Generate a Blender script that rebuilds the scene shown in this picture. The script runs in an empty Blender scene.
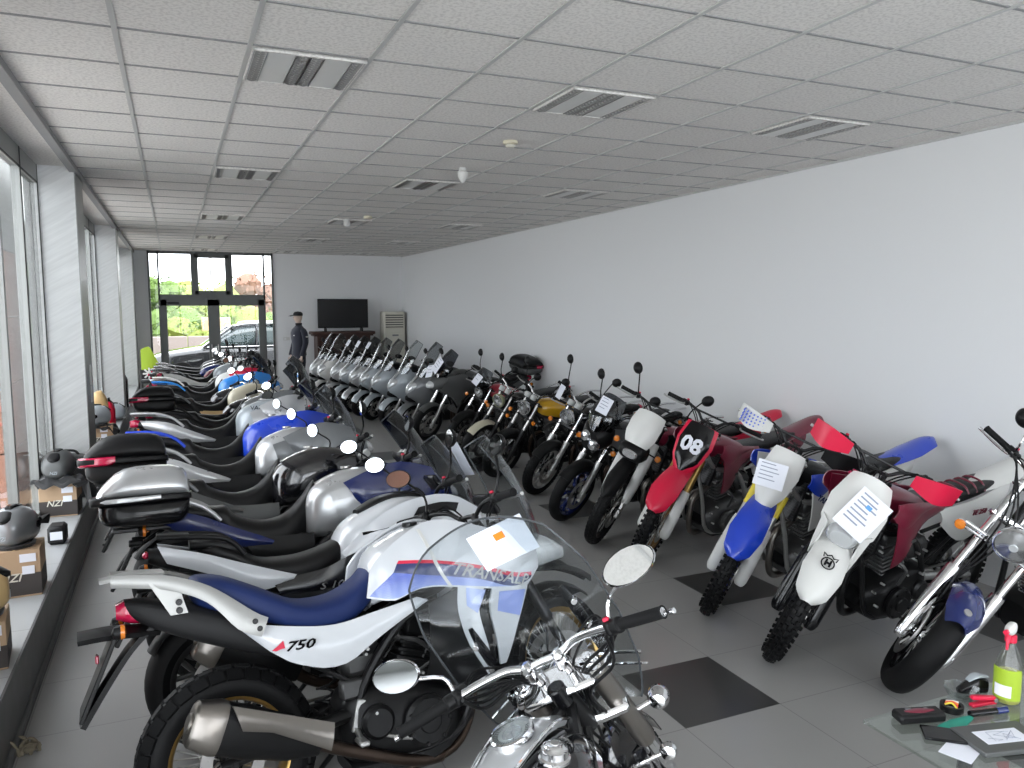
import bpy, math, random
from math import sin, cos, pi, radians as RD, sqrt, atan2
from mathutils import Vector as V, Matrix, Quaternion
random.seed(7)
COL = bpy.context.scene.collection
M = {}
# ------------------------------------------------------------------ materials
def nodes(name):
    m = bpy.data.materials.new(name); m.use_nodes = True
    nt = m.node_tree; return m, nt, nt.nodes['Principled BSDF']
def mat(name, col, rough=.5, metal=0., coat=0., emit=0., bump=0., bscale=200., spec=.5, sheen=0.):
    m, nt, b = nodes(name)
    b.inputs['Base Color'].default_value = (*col, 1)
    b.inputs['Roughness'].default_value = rough
    b.inputs['Metallic'].default_value = metal
    b.inputs['Coat Weight'].default_value = coat
    b.inputs['Coat Roughness'].default_value = .06
    b.inputs['Specular IOR Level'].default_value = spec
    if sheen: b.inputs['Sheen Weight'].default_value = sheen
    if emit:
        b.inputs['Emission Color'].default_value = (*col, 1); b.inputs['Emission Strength'].default_value = emit
    tc = nt.nodes.new('ShaderNodeTexCoord'); n = nt.nodes.new('ShaderNodeTexNoise')
    n.inputs['Scale'].default_value = bscale if bump else 9.; n.inputs['Detail'].default_value = 3
    nt.links.new(tc.outputs['Object'], n.inputs['Vector'])
    if bump:
        bp = nt.nodes.new('ShaderNodeBump'); bp.inputs['Strength'].default_value = bump; bp.inputs['Distance'].default_value = .002
        nt.links.new(n.outputs['Fac'], bp.inputs['Height']); nt.links.new(bp.outputs['Normal'], b.inputs['Normal'])
    else:
        r = nt.nodes.new('ShaderNodeMapRange')
        r.inputs['To Min'].default_value = max(0, rough-.04); r.inputs['To Max'].default_value = min(1, rough+.06)
        nt.links.new(n.outputs['Fac'], r.inputs['Value']); nt.links.new(r.outputs['Result'], b.inputs['Roughness'])
    M[name] = m; return m
def glassy(name, tint, gloss=.1, rough=.02):
    m = bpy.data.materials.new(name); m.use_nodes = True; nt = m.node_tree
    nt.nodes.clear(); o = nt.nodes.new('ShaderNodeOutputMaterial'); mx = nt.nodes.new('ShaderNodeMixShader')
    t = nt.nodes.new('ShaderNodeBsdfTransparent'); g = nt.nodes.new('ShaderNodeBsdfGlossy'); lw = nt.nodes.new('ShaderNodeLayerWeight'); pw = nt.nodes.new('ShaderNodeMath'); pw.operation = 'POWER'; pw.inputs[1].default_value = 3.5
    ml = nt.nodes.new('ShaderNodeMath'); ml.operation = 'MULTIPLY_ADD'; ml.inputs[1].default_value = .6; ml.inputs[2].default_value = gloss
    nt.links.new(lw.outputs['Facing'], pw.inputs[0]); nt.links.new(pw.outputs[0], ml.inputs[0])
    t.inputs['Color'].default_value = (*tint, 1); g.inputs['Roughness'].default_value = rough
    nt.links.new(ml.outputs[0], mx.inputs[0]); nt.links.new(t.outputs[0], mx.inputs[1]); nt.links.new(g.outputs[0], mx.inputs[2])
    nt.links.new(mx.outputs[0], o.inputs[0]); M[name] = m; return m
mat('white paint', (.62,.64,.67), .22, coat=.6); mat('dirt white', (.64,.64,.62), .35)
mat('navy paint', (.008,.018,.11), .25, coat=.5); mat('blue paint', (.01,.05,.5), .28, coat=.5)
mat('bright blue', (.02,.22,.65), .3, coat=.5); mat('silver paint', (.5,.51,.52), .28, .55, coat=.5)
mat('grey paint', (.19,.2,.21), .3, .4, coat=.5); mat('matte grey', (.085,.088,.088), .45, .2)
mat('pale grey paint', (.38,.42,.45), .3, .2, coat=.4); mat('black paint', (.008,.008,.01), .12, coat=1.)
mat('red paint', (.42,.01,.035), .28, coat=.5); mat('dark red', (.16,.01,.03), .35, coat=.4)
mat('red plastic', (.62,.01,.05), .35); mat('yellow paint', (.62,.34,.015), .2, coat=.8); mat('cream paint', (.62,.58,.45), .3)
mat('olive paint', (.3,.32,.2), .3); mat('tan paint', (.6,.42,.2), .35); mat('lime', (.32,.45,.03), .4); mat('orange', (.8,.2,.02), .4)
mat('black plastic', (.007,.007,.0075), .4, spec=.22); mat('dark plastic', (.013,.013,.014), .55, bump=.15, bscale=600, spec=.25); mat('gloss black', (.005,.005,.006), .12, spec=.35)
mat('vinyl', (.006,.006,.0065), .42, bump=.25, bscale=500, spec=.3); mat('blue vinyl', (.009,.022,.10), .55, bump=.3, bscale=500, spec=.3)
mat('rubber', (.006,.006,.0065), .6, bump=.2, bscale=300, spec=.2); mat('grip rubber', (.007,.007,.0075), .7, bump=.4, bscale=500, spec=.2)
mat('chrome', (.75,.75,.76), .06, 1.); mat('mirror', (.85,.87,.88), .01, 1.); mat('steel', (.42,.41,.4), .28, 1.); mat('alloy', (.5,.5,.49), .38, .9)
mat('dark metal', (.025,.025,.026), .35, .7); mat('engine black', (.009,.009,.0095), .36, .3, spec=.3); mat('engine grey', (.09,.09,.09), .42, .7)
mat('gold', (.42,.27,.09), .3, .9); mat('bronze', (.28,.17,.08), .35, .9); mat('titanium', (.25,.23,.21), .3, .9); mat('rack grey', (.36,.36,.35), .38, .5); mat('copper pipe', (.07,.05,.04), .35, .9)
mat('red metal', (.5,.015,.09), .25, .5); mat('red lens', (.5,.01,.06), .15, coat=1.); mat('orange lens', (.75,.22,.02), .2, coat=1.)
mat('clear lens', (.6,.62,.63), .12, .3, coat=1.); mat('reflector', (.72,.73,.74), .15, .9); mat('paper', (.75,.77,.84), .7); mat('print', (.25,.28,.36), .7)
mat('print blue', (.1,.3,.6), .6); mat('gauge', (.5,.51,.5), .4); mat('yellow', (.75,.6,.05), .5); mat('cardboard', (.42,.29,.18), .75); mat('card dark', (.045,.038,.035), .7)
mat('cloth black', (.01,.01,.011), .9, sheen=.3); mat('cloth navy', (.018,.02,.035), .85, sheen=.3); mat('skin', (.62,.48,.4), .5); mat('teal', (.02,.3,.22), .5)
mat('wood', (.05,.018,.012), .4); mat('ac plastic', (.62,.6,.52), .45); mat('screen black', (.004,.004,.005), .18, spec=.3); mat('liquid', (.45,.46,.12), .2)
mat('decal violet blue', (.1,.16,.62), .3, coat=.4); mat('decal light blue', (.28,.36,.75), .3, coat=.4); mat('leaf dry', (.2,.17,.12), .8)
glassy('clear screen', (.88,.9,.91), .055); glassy('smoke screen', (.35,.37,.4), .08); glassy('grey screen', (.62,.64,.66), .08); mat('screen edge', (.05,.055,.06), .2)
glassy('tinted glass', (.6,.61,.6), .05, .0); glassy('window glass', (.97,.98,.98), .02, .0); glassy('table glass', (.86,.9,.87), .12); glassy('bottle plastic', (.92,.94,.92), .06)
def decal_fade():
    m, nt, b = nodes('decal fade'); b.inputs['Roughness'].default_value = .25; b.inputs['Coat Weight'].default_value = .4
    tc = nt.nodes.new('ShaderNodeTexCoord'); s = nt.nodes.new('ShaderNodeSeparateXYZ'); c = nt.nodes.new('ShaderNodeTexChecker'); mr = nt.nodes.new('ShaderNodeMapRange')
    c.inputs['Scale'].default_value = 190; nt.links.new(tc.outputs['Object'], c.inputs['Vector']); nt.links.new(tc.outputs['Object'], s.inputs[0])
    mr.inputs['From Min'].default_value = .83; mr.inputs['From Max'].default_value = .95; nt.links.new(s.outputs['Z'], mr.inputs['Value'])
    ad = nt.nodes.new('ShaderNodeMath'); ad.operation = 'MULTIPLY_ADD'; ad.inputs[1].default_value = .16
    nt.links.new(c.outputs['Fac'], ad.inputs[0]); nt.links.new(mr.outputs[0], ad.inputs[2])
    r = nt.nodes.new('ShaderNodeValToRGB'); r.color_ramp.elements[0].position = .1; r.color_ramp.elements[0].color = (.36,.45,.78,1)
    r.color_ramp.elements[1].position = .95; r.color_ramp.elements[1].color = (.02,.06,.42,1)
    nt.links.new(ad.outputs[0], r.inputs[0]); nt.links.new(r.outputs[0], b.inputs['Base Color']); M['decal fade'] = m
decal_fade()
# ------------------------------------------------------------------ geometry
def cat(p, sub, closed=False):
    p = [V(q) for q in p]
    if len(p) < 3 or sub < 2: return p
    o = []; n = len(p)
    for i in range(n-1):
        a = p[max(i-1,0)]; b = p[i]; c = p[i+1]; d = p[min(i+2,n-1)]
        for k in range(sub):
            t = k/sub
            o.append(.5*((2*b)+(c-a)*t+(2*a-5*b+4*c-d)*t*t+(3*b-a-3*c+d)*t**3))
    o.append(p[-1]); return o
def resamp(p, n):
    p = [V(q) for q in p]; L = [0]
    for a, b in zip(p, p[1:]): L.append(L[-1]+(b-a).length)
    o = []; j = 0
    for i in range(n):
        s = L[-1]*i/(n-1)
        while j < len(p)-2 and L[j+1] < s: j += 1
        d = L[j+1]-L[j]; o.append(p[j].lerp(p[j+1], 0 if d < 1e-9 else min(1, (s-L[j])/d)))
    return o
def ramp(tab, x):
    if x <= tab[0][0]: return tab[0][1]
    for (a, p), (b, q) in zip(tab, tab[1:]):
        if x <= b: t = (x-a)/(b-a); t = t*t*(3-2*t); return p+(q-p)*t
    return tab[-1][1]
class G:
    def __init__(s): s.v = []; s.f = []
    def add(s, vs, fs):
        k = len(s.v); s.v += [tuple(v) for v in vs]; s.f += [[i+k for i in f] for f in fs]; return s
    def box(s, c, d, R=None, b=.0):
        hx, hy, hz = d[0]/2, d[1]/2, d[2]/2; c = V(c); R = R or Matrix.Identity(3)
        b = min(b, hx*.9, hy*.9, hz*.9)
        if b <= 0:
            vs = [c+R@V((x*hx,y*hy,z*hz)) for x in (-1,1) for y in (-1,1) for z in (-1,1)]
            return s.add(vs, [(0,1,3,2),(4,6,7,5),(0,4,5,1),(2,3,7,6),(0,2,6,4),(1,5,7,3)])
        vs = []; ix = {}
        for x in (-1,1):
            for y in (-1,1):
                for z in (-1,1):
                    for a, q in enumerate(((x*hx,y*(hy-b),z*(hz-b)),(x*(hx-b),y*hy,z*(hz-b)),(x*(hx-b),y*(hy-b),z*hz))):
                        ix[x,y,z,a] = len(vs); vs.append(c+R@V(q))
        fs = []
        for a in range(3):
            for sg in (-1,1):
                def key(p, q):
                    t = [0,0,0]; t[a] = sg; t[(a+1)%3] = p; t[(a+2)%3] = q; return ix[t[0],t[1],t[2],a]
                f = [key(-1,-1), key(1,-1), key(1,1), key(-1,1)]; fs.append(f if sg > 0 else f[::-1])
        for a in range(3):
            b_, c_ = (a+1)%3, (a+2)%3
            for p in (-1,1):
                for q in (-1,1):
                    t0 = [0,0,0]; t1 = [0,0,0]; t0[a] = -1; t1[a] = 1; t0[b_] = t1[b_] = p; t0[c_] = t1[c_] = q
                    f = [ix[(*t0,b_)], ix[(*t1,b_)], ix[(*t1,c_)], ix[(*t0,c_)]]; fs.append(f if p*q < 0 else f[::-1])
        for x in (-1,1):
            for y in (-1,1):
                for z in (-1,1):
                    f = [ix[x,y,z,0], ix[x,y,z,1], ix[x,y,z,2]]; fs.append(f if x*y*z > 0 else f[::-1])
        return s.add(vs, fs)
    def tube(s, pts, r, n=8, sub=1, flat=1., up=(0,0,1)):
        raw = len(pts); p = cat(pts, sub); m = len(p)
        if not hasattr(r, '__len__'): rr = [r]*m
        else:
            rr = []
            for i in range(m):
                t = i/(m-1)*(len(r)-1); a = int(min(t, len(r)-2)); rr.append(r[a]+(r[a+1]-r[a])*(t-a))
        vs = []; prev = None
        for i, q in enumerate(p):
            t = (p[min(i+1,m-1)]-p[max(i-1,0)]).normalized()
            if prev is None:
                a = V(up)
                if abs(a.dot(t)) > .95: a = V((1,0,0))
                x = t.cross(a).normalized()
            else: x = (prev-t*prev.dot(t)).normalized()
            prev = x; y = x.cross(t)
            for k in range(n):
                an = 2*pi*k/n; vs.append(q+x*cos(an)*rr[i]+y*sin(an)*rr[i]*flat)
        fs = [[i*n+k, i*n+(k+1)%n, (i+1)*n+(k+1)%n, (i+1)*n+k] for i in range(m-1) for k in range(n)]
        fs += [list(range(n))[::-1], [(m-1)*n+k for k in range(n)]]
        return s.add(vs, fs)
    def lathe(s, prof, c, ax=(0,1,0), n=32, closed=False):
        ax = V(ax).normalized(); a = V((0,0,1)) if abs(ax.z) < .9 else V((1,0,0))
        x = ax.cross(a).normalized(); y = ax.cross(x); c = V(c); m = len(prof); vs = []
        for k in range(n):
            an = 2*pi*k/n; d = x*cos(an)+y*sin(an)
            for r, h in prof: vs.append(c+d*r+ax*h)
        mm = m if closed else m-1
        return s.add(vs, [[k*m+j, k*m+(j+1)%m, ((k+1)%n)*m+(j+1)%m, ((k+1)%n)*m+j] for k in range(n) for j in range(mm)])
    def disc(s, c, r, h, ax=(0,1,0), n=24, b=.15):
        e = min(r,h)*b
        return s.lathe([(.0005,-h/2),(r-e,-h/2),(r,-h/2+e),(r,h/2-e),(r-e,h/2),(.0005,h/2)], c, ax, n)
    def rings(s, rs, cap=True):
        n = len(rs[0]); vs = [q for r in rs for q in r]
        fs = [[i*n+k, i*n+(k+1)%n, (i+1)*n+(k+1)%n, (i+1)*n+k] for i in range(len(rs)-1) for k in range(n)]
        if cap: fs += [list(range(n))[::-1], [(len(rs)-1)*n+k for k in range(n)]]
        return s.add(vs, fs)
    def body(s, st, p=2.6, n=24, sub=4, y0=0, taper=0., crown=0.):
        """st: (x, ztop, zbot, halfwidth); a lofted body along x"""
        q = cat([(a[0], a[1], a[2]) for a in st], sub); w = cat([(a[3], 0, 0) for a in st], sub); rs = []
        for i, (a, b) in enumerate(zip(q, w)):
            zc = (a[1]+a[2])/2; hz = max((a[1]-a[2])/2, .002); hw = max(b[0], .002); r = []
            for k in range(n):
                an = 2*pi*k/n; cs, sn = cos(an), sin(an)
                yy = math.copysign(abs(cs)**(2/p), cs); zz = math.copysign(abs(sn)**(2/p), sn)
                r.append((a[0], y0+hw*yy*(1-taper*zz), zc+hz*zz+(crown*(1-yy*yy) if zz > 0 else 0)))
            rs.append(r)
        return s.rings(rs)
    def shell(s, A, B, th=.006, bulge=0., n=20, nv=5, sub=1, side=None):
        """curved plate spanned between polylines A and B, given thickness th"""
        A = resamp(cat(A, sub), n); B = resamp(cat(B, sub), n); P = []
        for a, b in zip(A, B):
            row = []
            for j in range(nv):
                t = j/(nv-1); q = a.lerp(b, t)
                sg = side if side is not None else (1 if (a.y+b.y) >= 0 else -1)
                q = q+V((0, sg*bulge*4*t*(1-t), 0)); row.append(q)
            P.append(row)
        return s.grid(P, th)
    def grid(s, P, th):
        n = len(P); nv = len(P[0]); N = []
        for i in range(n):
            for j in range(nv):
                du = P[min(i+1,n-1)][j]-P[max(i-1,0)][j]; dv = P[i][min(j+1,nv-1)]-P[i][max(j-1,0)]
                c = du.cross(dv); N.append(c.normalized() if c.length > 1e-9 else V((0,1,0)))
        vs = [P[i][j]+N[i*nv+j]*th/2 for i in range(n) for j in range(nv)]+[P[i][j]-N[i*nv+j]*th/2 for i in range(n) for j in range(nv)]
        o = n*nv; fs = []
        for i in range(n-1):
            for j in range(nv-1):
                a = i*nv+j; fs.append([a, a+nv, a+nv+1, a+1]); fs.append([o+a, o+a+1, o+a+nv+1, o+a+nv])
        for i in range(n-1):
            a = i*nv; fs.append([a, o+a, o+a+nv, a+nv]); a = i*nv+nv-1; fs.append([a, a+nv, o+a+nv, o+a])
        for j in range(nv-1):
            fs.append([j, j+1, o+j+1, o+j]); a = (n-1)*nv+j; fs.append([a, o+a, o+a+1, a+1])
        return s.add(vs, fs)
    def strip(s, cl, w, crown=.02, th=.004, nv=9, sub=4, lip=0., axis=(0,1,0)):
        """plate along centre line cl (x,z pairs or 3D) with widths w, edges dropping by crown"""
        c = cat([(q[0], 0, q[1]) if len(q) == 2 else q for q in cl], sub); m = len(c); P = []; ax = V(axis)
        for i in range(m):
            t = i/(m-1)*(len(w)-1); a = int(min(t, len(w)-2)); ww = w[a]+(w[a+1]-w[a])*(t-a)
            tg = (c[min(i+1,m-1)]-c[max(i-1,0)]).normalized(); nn = ax.cross(tg).normalized()
            if nn.z < 0 and abs(nn.z) > .3: nn = -nn
            cr = crown if not hasattr(crown, '__len__') else crown[a]+(crown[a+1]-crown[a])*(t-a)
            P.append([c[i]+ax*(u*ww)-nn*(cr*abs(u)**2.2) for u in [(-1+2*j/(nv-1)) for j in range(nv)]])
        return s.grid(P, th)
    def patch(s, A, B, yf, off=0., th=.004, sg=1, n=24, nv=9, sub=3):
        """side skin between two (x,z) polylines lying on the width function yf"""
        A = resamp(cat([(p[0],0,p[1]) for p in A], sub), n); B = resamp(cat([(p[0],0,p[1]) for p in B], sub), n); P = []
        for a, b in zip(A, B):
            row = []
            for j in range(nv): q = a.lerp(b, j/(nv-1)); row.append(V((q.x, sg*(yf(q.x, q.z)+off), q.z)))
            P.append(row)
        return s.grid(P, th)
    def xf(s, fn): s.v = [tuple(fn(V(q))) for q in s.v]; return s
    def join(s, o): return s.add(o.v, o.f)
CACHE = {}
def mesh(g, name, m, sharp=38):
    me = bpy.data.meshes.new(name); me.from_pydata(g.v, [], g.f); me.update()
    me.polygons.foreach_set('use_smooth', [True]*len(me.polygons)); me.set_sharp_from_angle(angle=RD(sharp))
    me.materials.append(M[m]); return me
def obj(name, g, m, par=None, key=None, loc=None, rot=None, sharp=38):
    if key is not None and (key, name) in CACHE: me = CACHE[key, name]
    else:
        if callable(g): g = g()
        me = mesh(g, name, m, sharp)
        if key is not None: CACHE[key, name] = me
    o = bpy.data.objects.new(name, me); COL.objects.link(o)
    if me.materials[0] != M[m]: o.material_slots[0].link = 'OBJECT'; o.material_slots[0].material = M[m]
    if par: o.parent = par
    if loc: o.location = loc
    if rot: o.rotation_euler = rot
    return o
def tag(o, label, cat, group=None, kind=None):
    o['label'] = label; o['category'] = cat
    if group: o['group'] = group
    if kind: o['kind'] = kind
    return o
def thing(name, label, cat, loc=(0,0,0), rot=(0,0,0), group=None):
    o = bpy.data.objects.new(name, None); COL.objects.link(o); o.empty_display_size = .1
    o.location = loc; o.rotation_euler = rot; return tag(o, label, cat, group)
def struct(name, g, m):
    o = obj(name, g, m); o['kind'] = 'structure'; return o
FONT = {}
def letters(name, txt, size, m, par, loc, rot, ext=.001, shear=0., fn=None, bold=0., sx=1.):
    cu = bpy.data.curves.new(name, 'FONT'); cu.body = txt; cu.size = size; cu.extrude = ext; cu.shear = shear; cu.offset = bold
    cu.align_x = 'CENTER'; cu.align_y = 'CENTER'; cu.resolution_u = 2
    t = bpy.data.objects.new('t', cu); COL.objects.link(t); dg = bpy.context.evaluated_depsgraph_get()
    me = bpy.data.meshes.new_from_object(t.evaluated_get(dg)); bpy.data.objects.remove(t)
    R = rot if isinstance(rot, Matrix) else Matrix.Identity(3)
    if not isinstance(rot, Matrix):
        from mathutils import Euler
        R = Euler(rot).to_matrix()
    for v in me.vertices:
        q = R@V((v.co.x*sx, v.co.y, v.co.z))+V(loc); v.co = fn(q) if fn else q
    me.materials.clear(); me.materials.append(M[m]); me.name = name
    o = bpy.data.objects.new(name, me); COL.objects.link(o)
    if par: o.parent = par
    return o
# ------------------------------------------------------------------ motorcycle chassis
def rotax(ax, a): return Matrix.Rotation(a, 3, V(ax))
class Bike:
    def __init__(s, name, label, x, y, hd, lean, group, key, **k):
        s.k = dict(wb=1.45, rake=26, trail=.1, Rf=.3, wf=.12, rf=.215, Rr=.315, wr=.17, rr=.215, steer=20, wheel='cast', tread='road',
                   rim='dark metal', rim2=None, fork='rwu', leg='alloy', tube='chrome', L=.74, fy=.1, bw=.40, rise=.05, pull=.08, brise=.06, bar='dark metal',
                   grip='grip rubber', mirror='oval', mz=.17, my=.1, mcol='black plastic', eng='twin', engm='engine black', engz=0, sw='dark metal', frame='dark metal',
                   gx=.0, discs=True, hub='dark metal', stand=True, subframe=True, far=False, legm='alloy', calip='dark metal')
        s.k.update(k); s.key = key; s.lab = label
        s.root = thing(name, label, 'motorcycle', (x, y, 0), (-RD(lean), 0, RD(hd)), group)
        K = s.k; rk = RD(K['rake']); s.u = V((-sin(rk), 0, cos(rk))); s.A = V((K['wb']+K['trail'], 0, 0))
        s.SM = rotax(s.u, RD(K['steer'])); s.Cf = V((K['wb'], 0, K['Rf'])); s.fwd = V((cos(rk), 0, sin(rk)))
        s.top = s.Cf+s.u*K['L']; s.bc = s.top+s.u*K['rise']-s.fwd*.02
    def S(s, p): return s.A+s.SM@(V(p)-s.A)
    def P(s, name, g, m, par=None, st=False, sharp=38, suf=''):
        kk = None if s.key is None else s.key+suf
        if kk is not None and (kk, name) in CACHE: return obj(name, None, m, par or s.root, kk)
        if callable(g): g = g()
        if st: g.xf(s.S)
        return obj(name, g, m, par or s.root, kk, sharp=sharp)
    def wheel(s, name, c, R, w, rr, st, style, tread, rim, side):
        K = s.k; c = V(c); hw = w*.36; sp = style == 'spoke'; far = K['far']; N = 28 if far else 48
        g = G(); d = .018 if sp else .026
        g.lathe([(rr+.008, -hw), (rr+.012, -hw-.006), (rr-.004, -hw), (rr-d, -hw*.6), (rr-d, hw*.6), (rr-.004, hw), (rr+.012, hw+.006), (rr+.008, hw), (rr-.005, hw*.5), (rr-.005, -hw*.5)], c, (0,1,0), N, True)
        r = s.P(name, g, rim, st=st, suf=name)
        g = G(); rm = rr+(R-rr)*.3; pr = []
        for i in range(13):
            a = -pi/2+pi*i/12; pr.append((rm+(R-rm)*cos(a)**.9 if abs(cos(a)) > 1e-6 else rm, w/2*sin(a)))
        pr += [(rr+.002, w*.38), (rr-.002, 0), (rr+.002, -w*.38)]
        g.lathe(pr, c, (0,1,0), N, True)
        if tread != 'road' and not far or tread == 'knob':
            if tread == 'knob': rows = [(-.46,.1,.024,0),(-.22,.2,.022,.5),(0,.2,.022,0),(.22,.2,.022,.5),(.46,.1,.024,0)]; n = 44; h = .016
            elif tread == 'block': rows = [(-.36,.3,.055,0),(-.06,.2,.055,.5),(.25,.3,.055,.2)]; n = 30; h = .007
            else: rows = [(-.38,.16,.03,.5),(-.16,.2,.034,0),(.1,.2,.034,.5),(.36,.16,.03,0)]; n = 44; h = .005
            for f, fw, fl, ph in rows:
                a = math.asin(max(-1, min(1, 2*f))); rad = rm+(R-rm)*cos(a)**.9
                for i in range(n):
                    t = 2*pi*(i+ph)/n; rd = V((cos(t), 0, sin(t))); nn = (rd*cos(a)+V((0,1,0))*sin(a)*.8).normalized()
                    tg = V((-sin(t), 0, cos(t))); lt = nn.cross(tg)
                    g.box(c+rd*rad+V((0,f*w,0))+nn*(h*.2), (fl, fw*w*1.15, h*1.6), Matrix((tg, lt, nn)).transposed())
        s.P('tyre', g, 'rubber', r, st, suf=name)
        g = G(); g.disc(c, .045, w*.62, b=.2); g.disc(c, .025, w*1.15); g.disc(c, .075 if side else .06, .02)
        s.P('hub', g, K['hub'], r, st, suf=name)
        g = G(); hub = .04
        if sp:
            n = 18 if far else 36
            for i in range(n):
                t = 2*pi*i/n; t2 = t+(.35 if i % 2 else -.35); yy = w*.25*(1 if i % 4 < 2 else -1)
                g.tube([c+V((hub*cos(t), yy, hub*sin(t))), c+V(((rr-.012)*cos(t2), yy*.2, (rr-.012)*sin(t2)))], .0028 if not far else .004, 4)
        else:
            for i in range(5):
                t = 2*pi*i/5+.3; m = c+V((.105*cos(t), 0, .105*sin(t)))
                g.tube([c+V((.03*cos(t), 0, .03*sin(t))), m], [.022, .017], 8)
                for q in (-.24, .24): g.tube([m, c+V(((rr-.015)*cos(t+q), 0, (rr-.015)*sin(t+q)))], [.014, .013], 8)
        s.P('wheel_spokes', g, 'alloy' if sp else (K['rim2'] or rim), r, st, suf=name)
        if K['discs']:
            for sg in ((-1,) if side == 'r' else (1,) if sp and tread == 'knob' else (-1, 1)):
                g = G(); dr = .13 if sp and tread == 'knob' else (.155 if side == 'f' else .12); y = sg*(w*.5+.012)
                g.lathe([(dr-.045, y-.003), (dr, y-.003), (dr, y+.003), (dr-.045, y+.003)], c, (0,1,0), N, True)
                for i in range(8): t = 2*pi*i/8; g.tube([c+V((.05*cos(t), y*.8, .05*sin(t))), c+V(((dr-.04)*cos(t+.15), y, (dr-.04)*sin(t+.15)))], .006, 5)
                for i in range(0 if far else 24):
                    t = 2*pi*i/24; q = dr-.012-(i % 2)*.016; g.disc(c+V((q*cos(t), y, q*sin(t))), .004, .0075, n=6)
                s.P('brake_disc', g, 'steel', r, st, suf=name+str(sg))
        return r
    def chassis(s):
        K = s.k; u = s.u; P = s.P
        s.wheel('rear_wheel', (0,0,K['Rr']), K['Rr'], K['wr'], K['rr'], False, K['wheel'], K['tread'], K['rim'], 'r')
        s.wheel('front_wheel', s.Cf, K['Rf'], K['wf'], K['rf'], True, K['wheel'], K['tread'], K['rim'], 'f')
        L = K['L']; fy = K['fy']; off = -s.fwd*(-.0)
        for sg in (-1, 1):
            yv = V((0, sg*fy, 0)); suf = 'L' if sg > 0 else 'R'
            if K['fork'] == 'usd':
                lo = G().tube([s.Cf+yv+u*.02, s.Cf+yv+u*.30], .022, 14); lo.box(s.Cf+yv+u*.0, (.07,.045,.09), rotax((0,1,0), -RD(K['rake'])), .012)
                up = G().tube([s.Cf+yv+u*.27, s.Cf+yv+u*.29, s.Cf+yv+u*.30, s.Cf+yv+u*L], [.03,.03,.028,.027], 16)
            else:
                lo = G().tube([s.Cf+yv-u*.05, s.Cf+yv+u*.30, s.Cf+yv+u*.32, s.Cf+yv+u*.38], [.026,.03,.031,.031], 16); lo.disc(s.Cf+yv, .032, .05, n=14)
                up = G().tube([s.Cf+yv+u*.36, s.Cf+yv+u*L], .0215, 14)
            lg = P('fork_leg', lo, K['leg'], st=True, suf=suf); P('fork_tube', up, K['tube'], lg, True, suf=suf)
            if K['discs'] and not (K['tread'] == 'knob' and sg < 0):
                c = s.Cf+V((-.13, sg*(fy-.035), .03)); g = G().box(c, (.06,.05,.11), rotax((0,1,0), .2), .012)
                for q in (-.03,.03): g.disc(c+V((0, sg*.02, q)), .018, .025, n=12)
                g.tube([c+V((0,0,.05)), c+V((.02,0,.2)), s.Cf+yv*.9+u*.5], .005, 6, 4)
                P('brake_caliper', g, K['calip'], lg, True, suf=suf)
        Rr = rotax((0,1,0), -RD(K['rake']))
        g = G(); g.box(s.Cf+u*(L-.015)-s.fwd*.02, (.08, fy*2+.07, .028), Rr, .01); g.box(s.Cf+u*(L-.21)-s.fwd*.02, (.08, fy*2+.07, .04), Rr, .012)
        g.tube([s.Cf+u*(L-.22)-s.fwd*.045, s.Cf+u*(L+.01)-s.fwd*.045], .018, 12); g.disc(s.Cf+u*(L+.008)-s.fwd*.045, .018, .02, u, 6)
        for sg in (-1,1): g.disc(s.Cf+u*(L+.002)+V((0,sg*fy,0)), .022, .02, u, 14)
        P('triple_clamp', g, K.get('clamp', 'dark metal'), st=True)
        # frame, swingarm, subframe
        head = s.Cf+u*(L-.12)-s.fwd*.05; pv = V((.5, 0, .40)); g = G(); g.tube([head-u*.09, head+u*.09], .032, 14)
        for sg in (-1,1):
            g.tube([head+u*.05, V((.98,sg*.1,.80)), V((.72,sg*.135,.74)), V((.52,sg*.12,.5)), V((.5,sg*.11,.33))], .02, 8, 4)
            g.tube([head-u*.06, V((1.05,sg*.09,.55)), V((.95,sg*.12,.24)), V((.62,sg*.12,.2)), V((.5,sg*.11,.33))], .016, 8, 4)
            if K['subframe']:
                g.tube([V((.6,sg*.11,.74)), V((.2,sg*.11,.8)), V((-.15,sg*.09,.86))], .012, 8, 3); g.tube([V((.52,sg*.11,.5)), V((.1,sg*.11,.78))], .011, 8)
        P('frame', g, K['frame'])
        g = G()
        for sg in (-1,1):
            y = sg*(K['wr']/2+.045); g.tube([pv+V((0,sg*.09,0)), V((.3,y,.385)), V((.04,y,K['Rr']+.01)), V((-.05,y,K['Rr']))], [.035,.034,.026,.02], 10, 3, .8)
        g.tube([pv+V((0,-.11,0)), pv+V((0,.11,0))], .03, 10); g.box((.33,0,.39), (.08,.17,.05), b=.015)
        g.tube([V((0,-K['wr']/2-.07,K['Rr'])), V((0,K['wr']/2+.07,K['Rr']))], .013, 8)
        P('swingarm', g, K['sw'])
        g = G()
        for i in range(40): t = i/39*2*pi*6; s_ = V((.36,0,.38)).lerp(V((.45,0,.68)), i/39); g.v.append(tuple(s_+V((cos(t)*.035, sin(t)*.035, 0))))
        pts = g.v; g = G().tube(pts, .006, 6); P('shock_spring', g, K.get('spring', 'dark metal'))
        y = K['wr']/2+.02; g = G(); g.lathe([(.075,y-.003),(.105,y-.003),(.105,y+.003),(.075,y+.003)], (0,0,K['Rr']), n=36, closed=True)
        for z0, z1 in ((K['Rr']+.1,.44), (K['Rr']-.1,.35)): g.tube([V((0,y,z0)), V((.52,y,z1))], .008, 6)
        P('drive_chain', g, 'steel')
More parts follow.
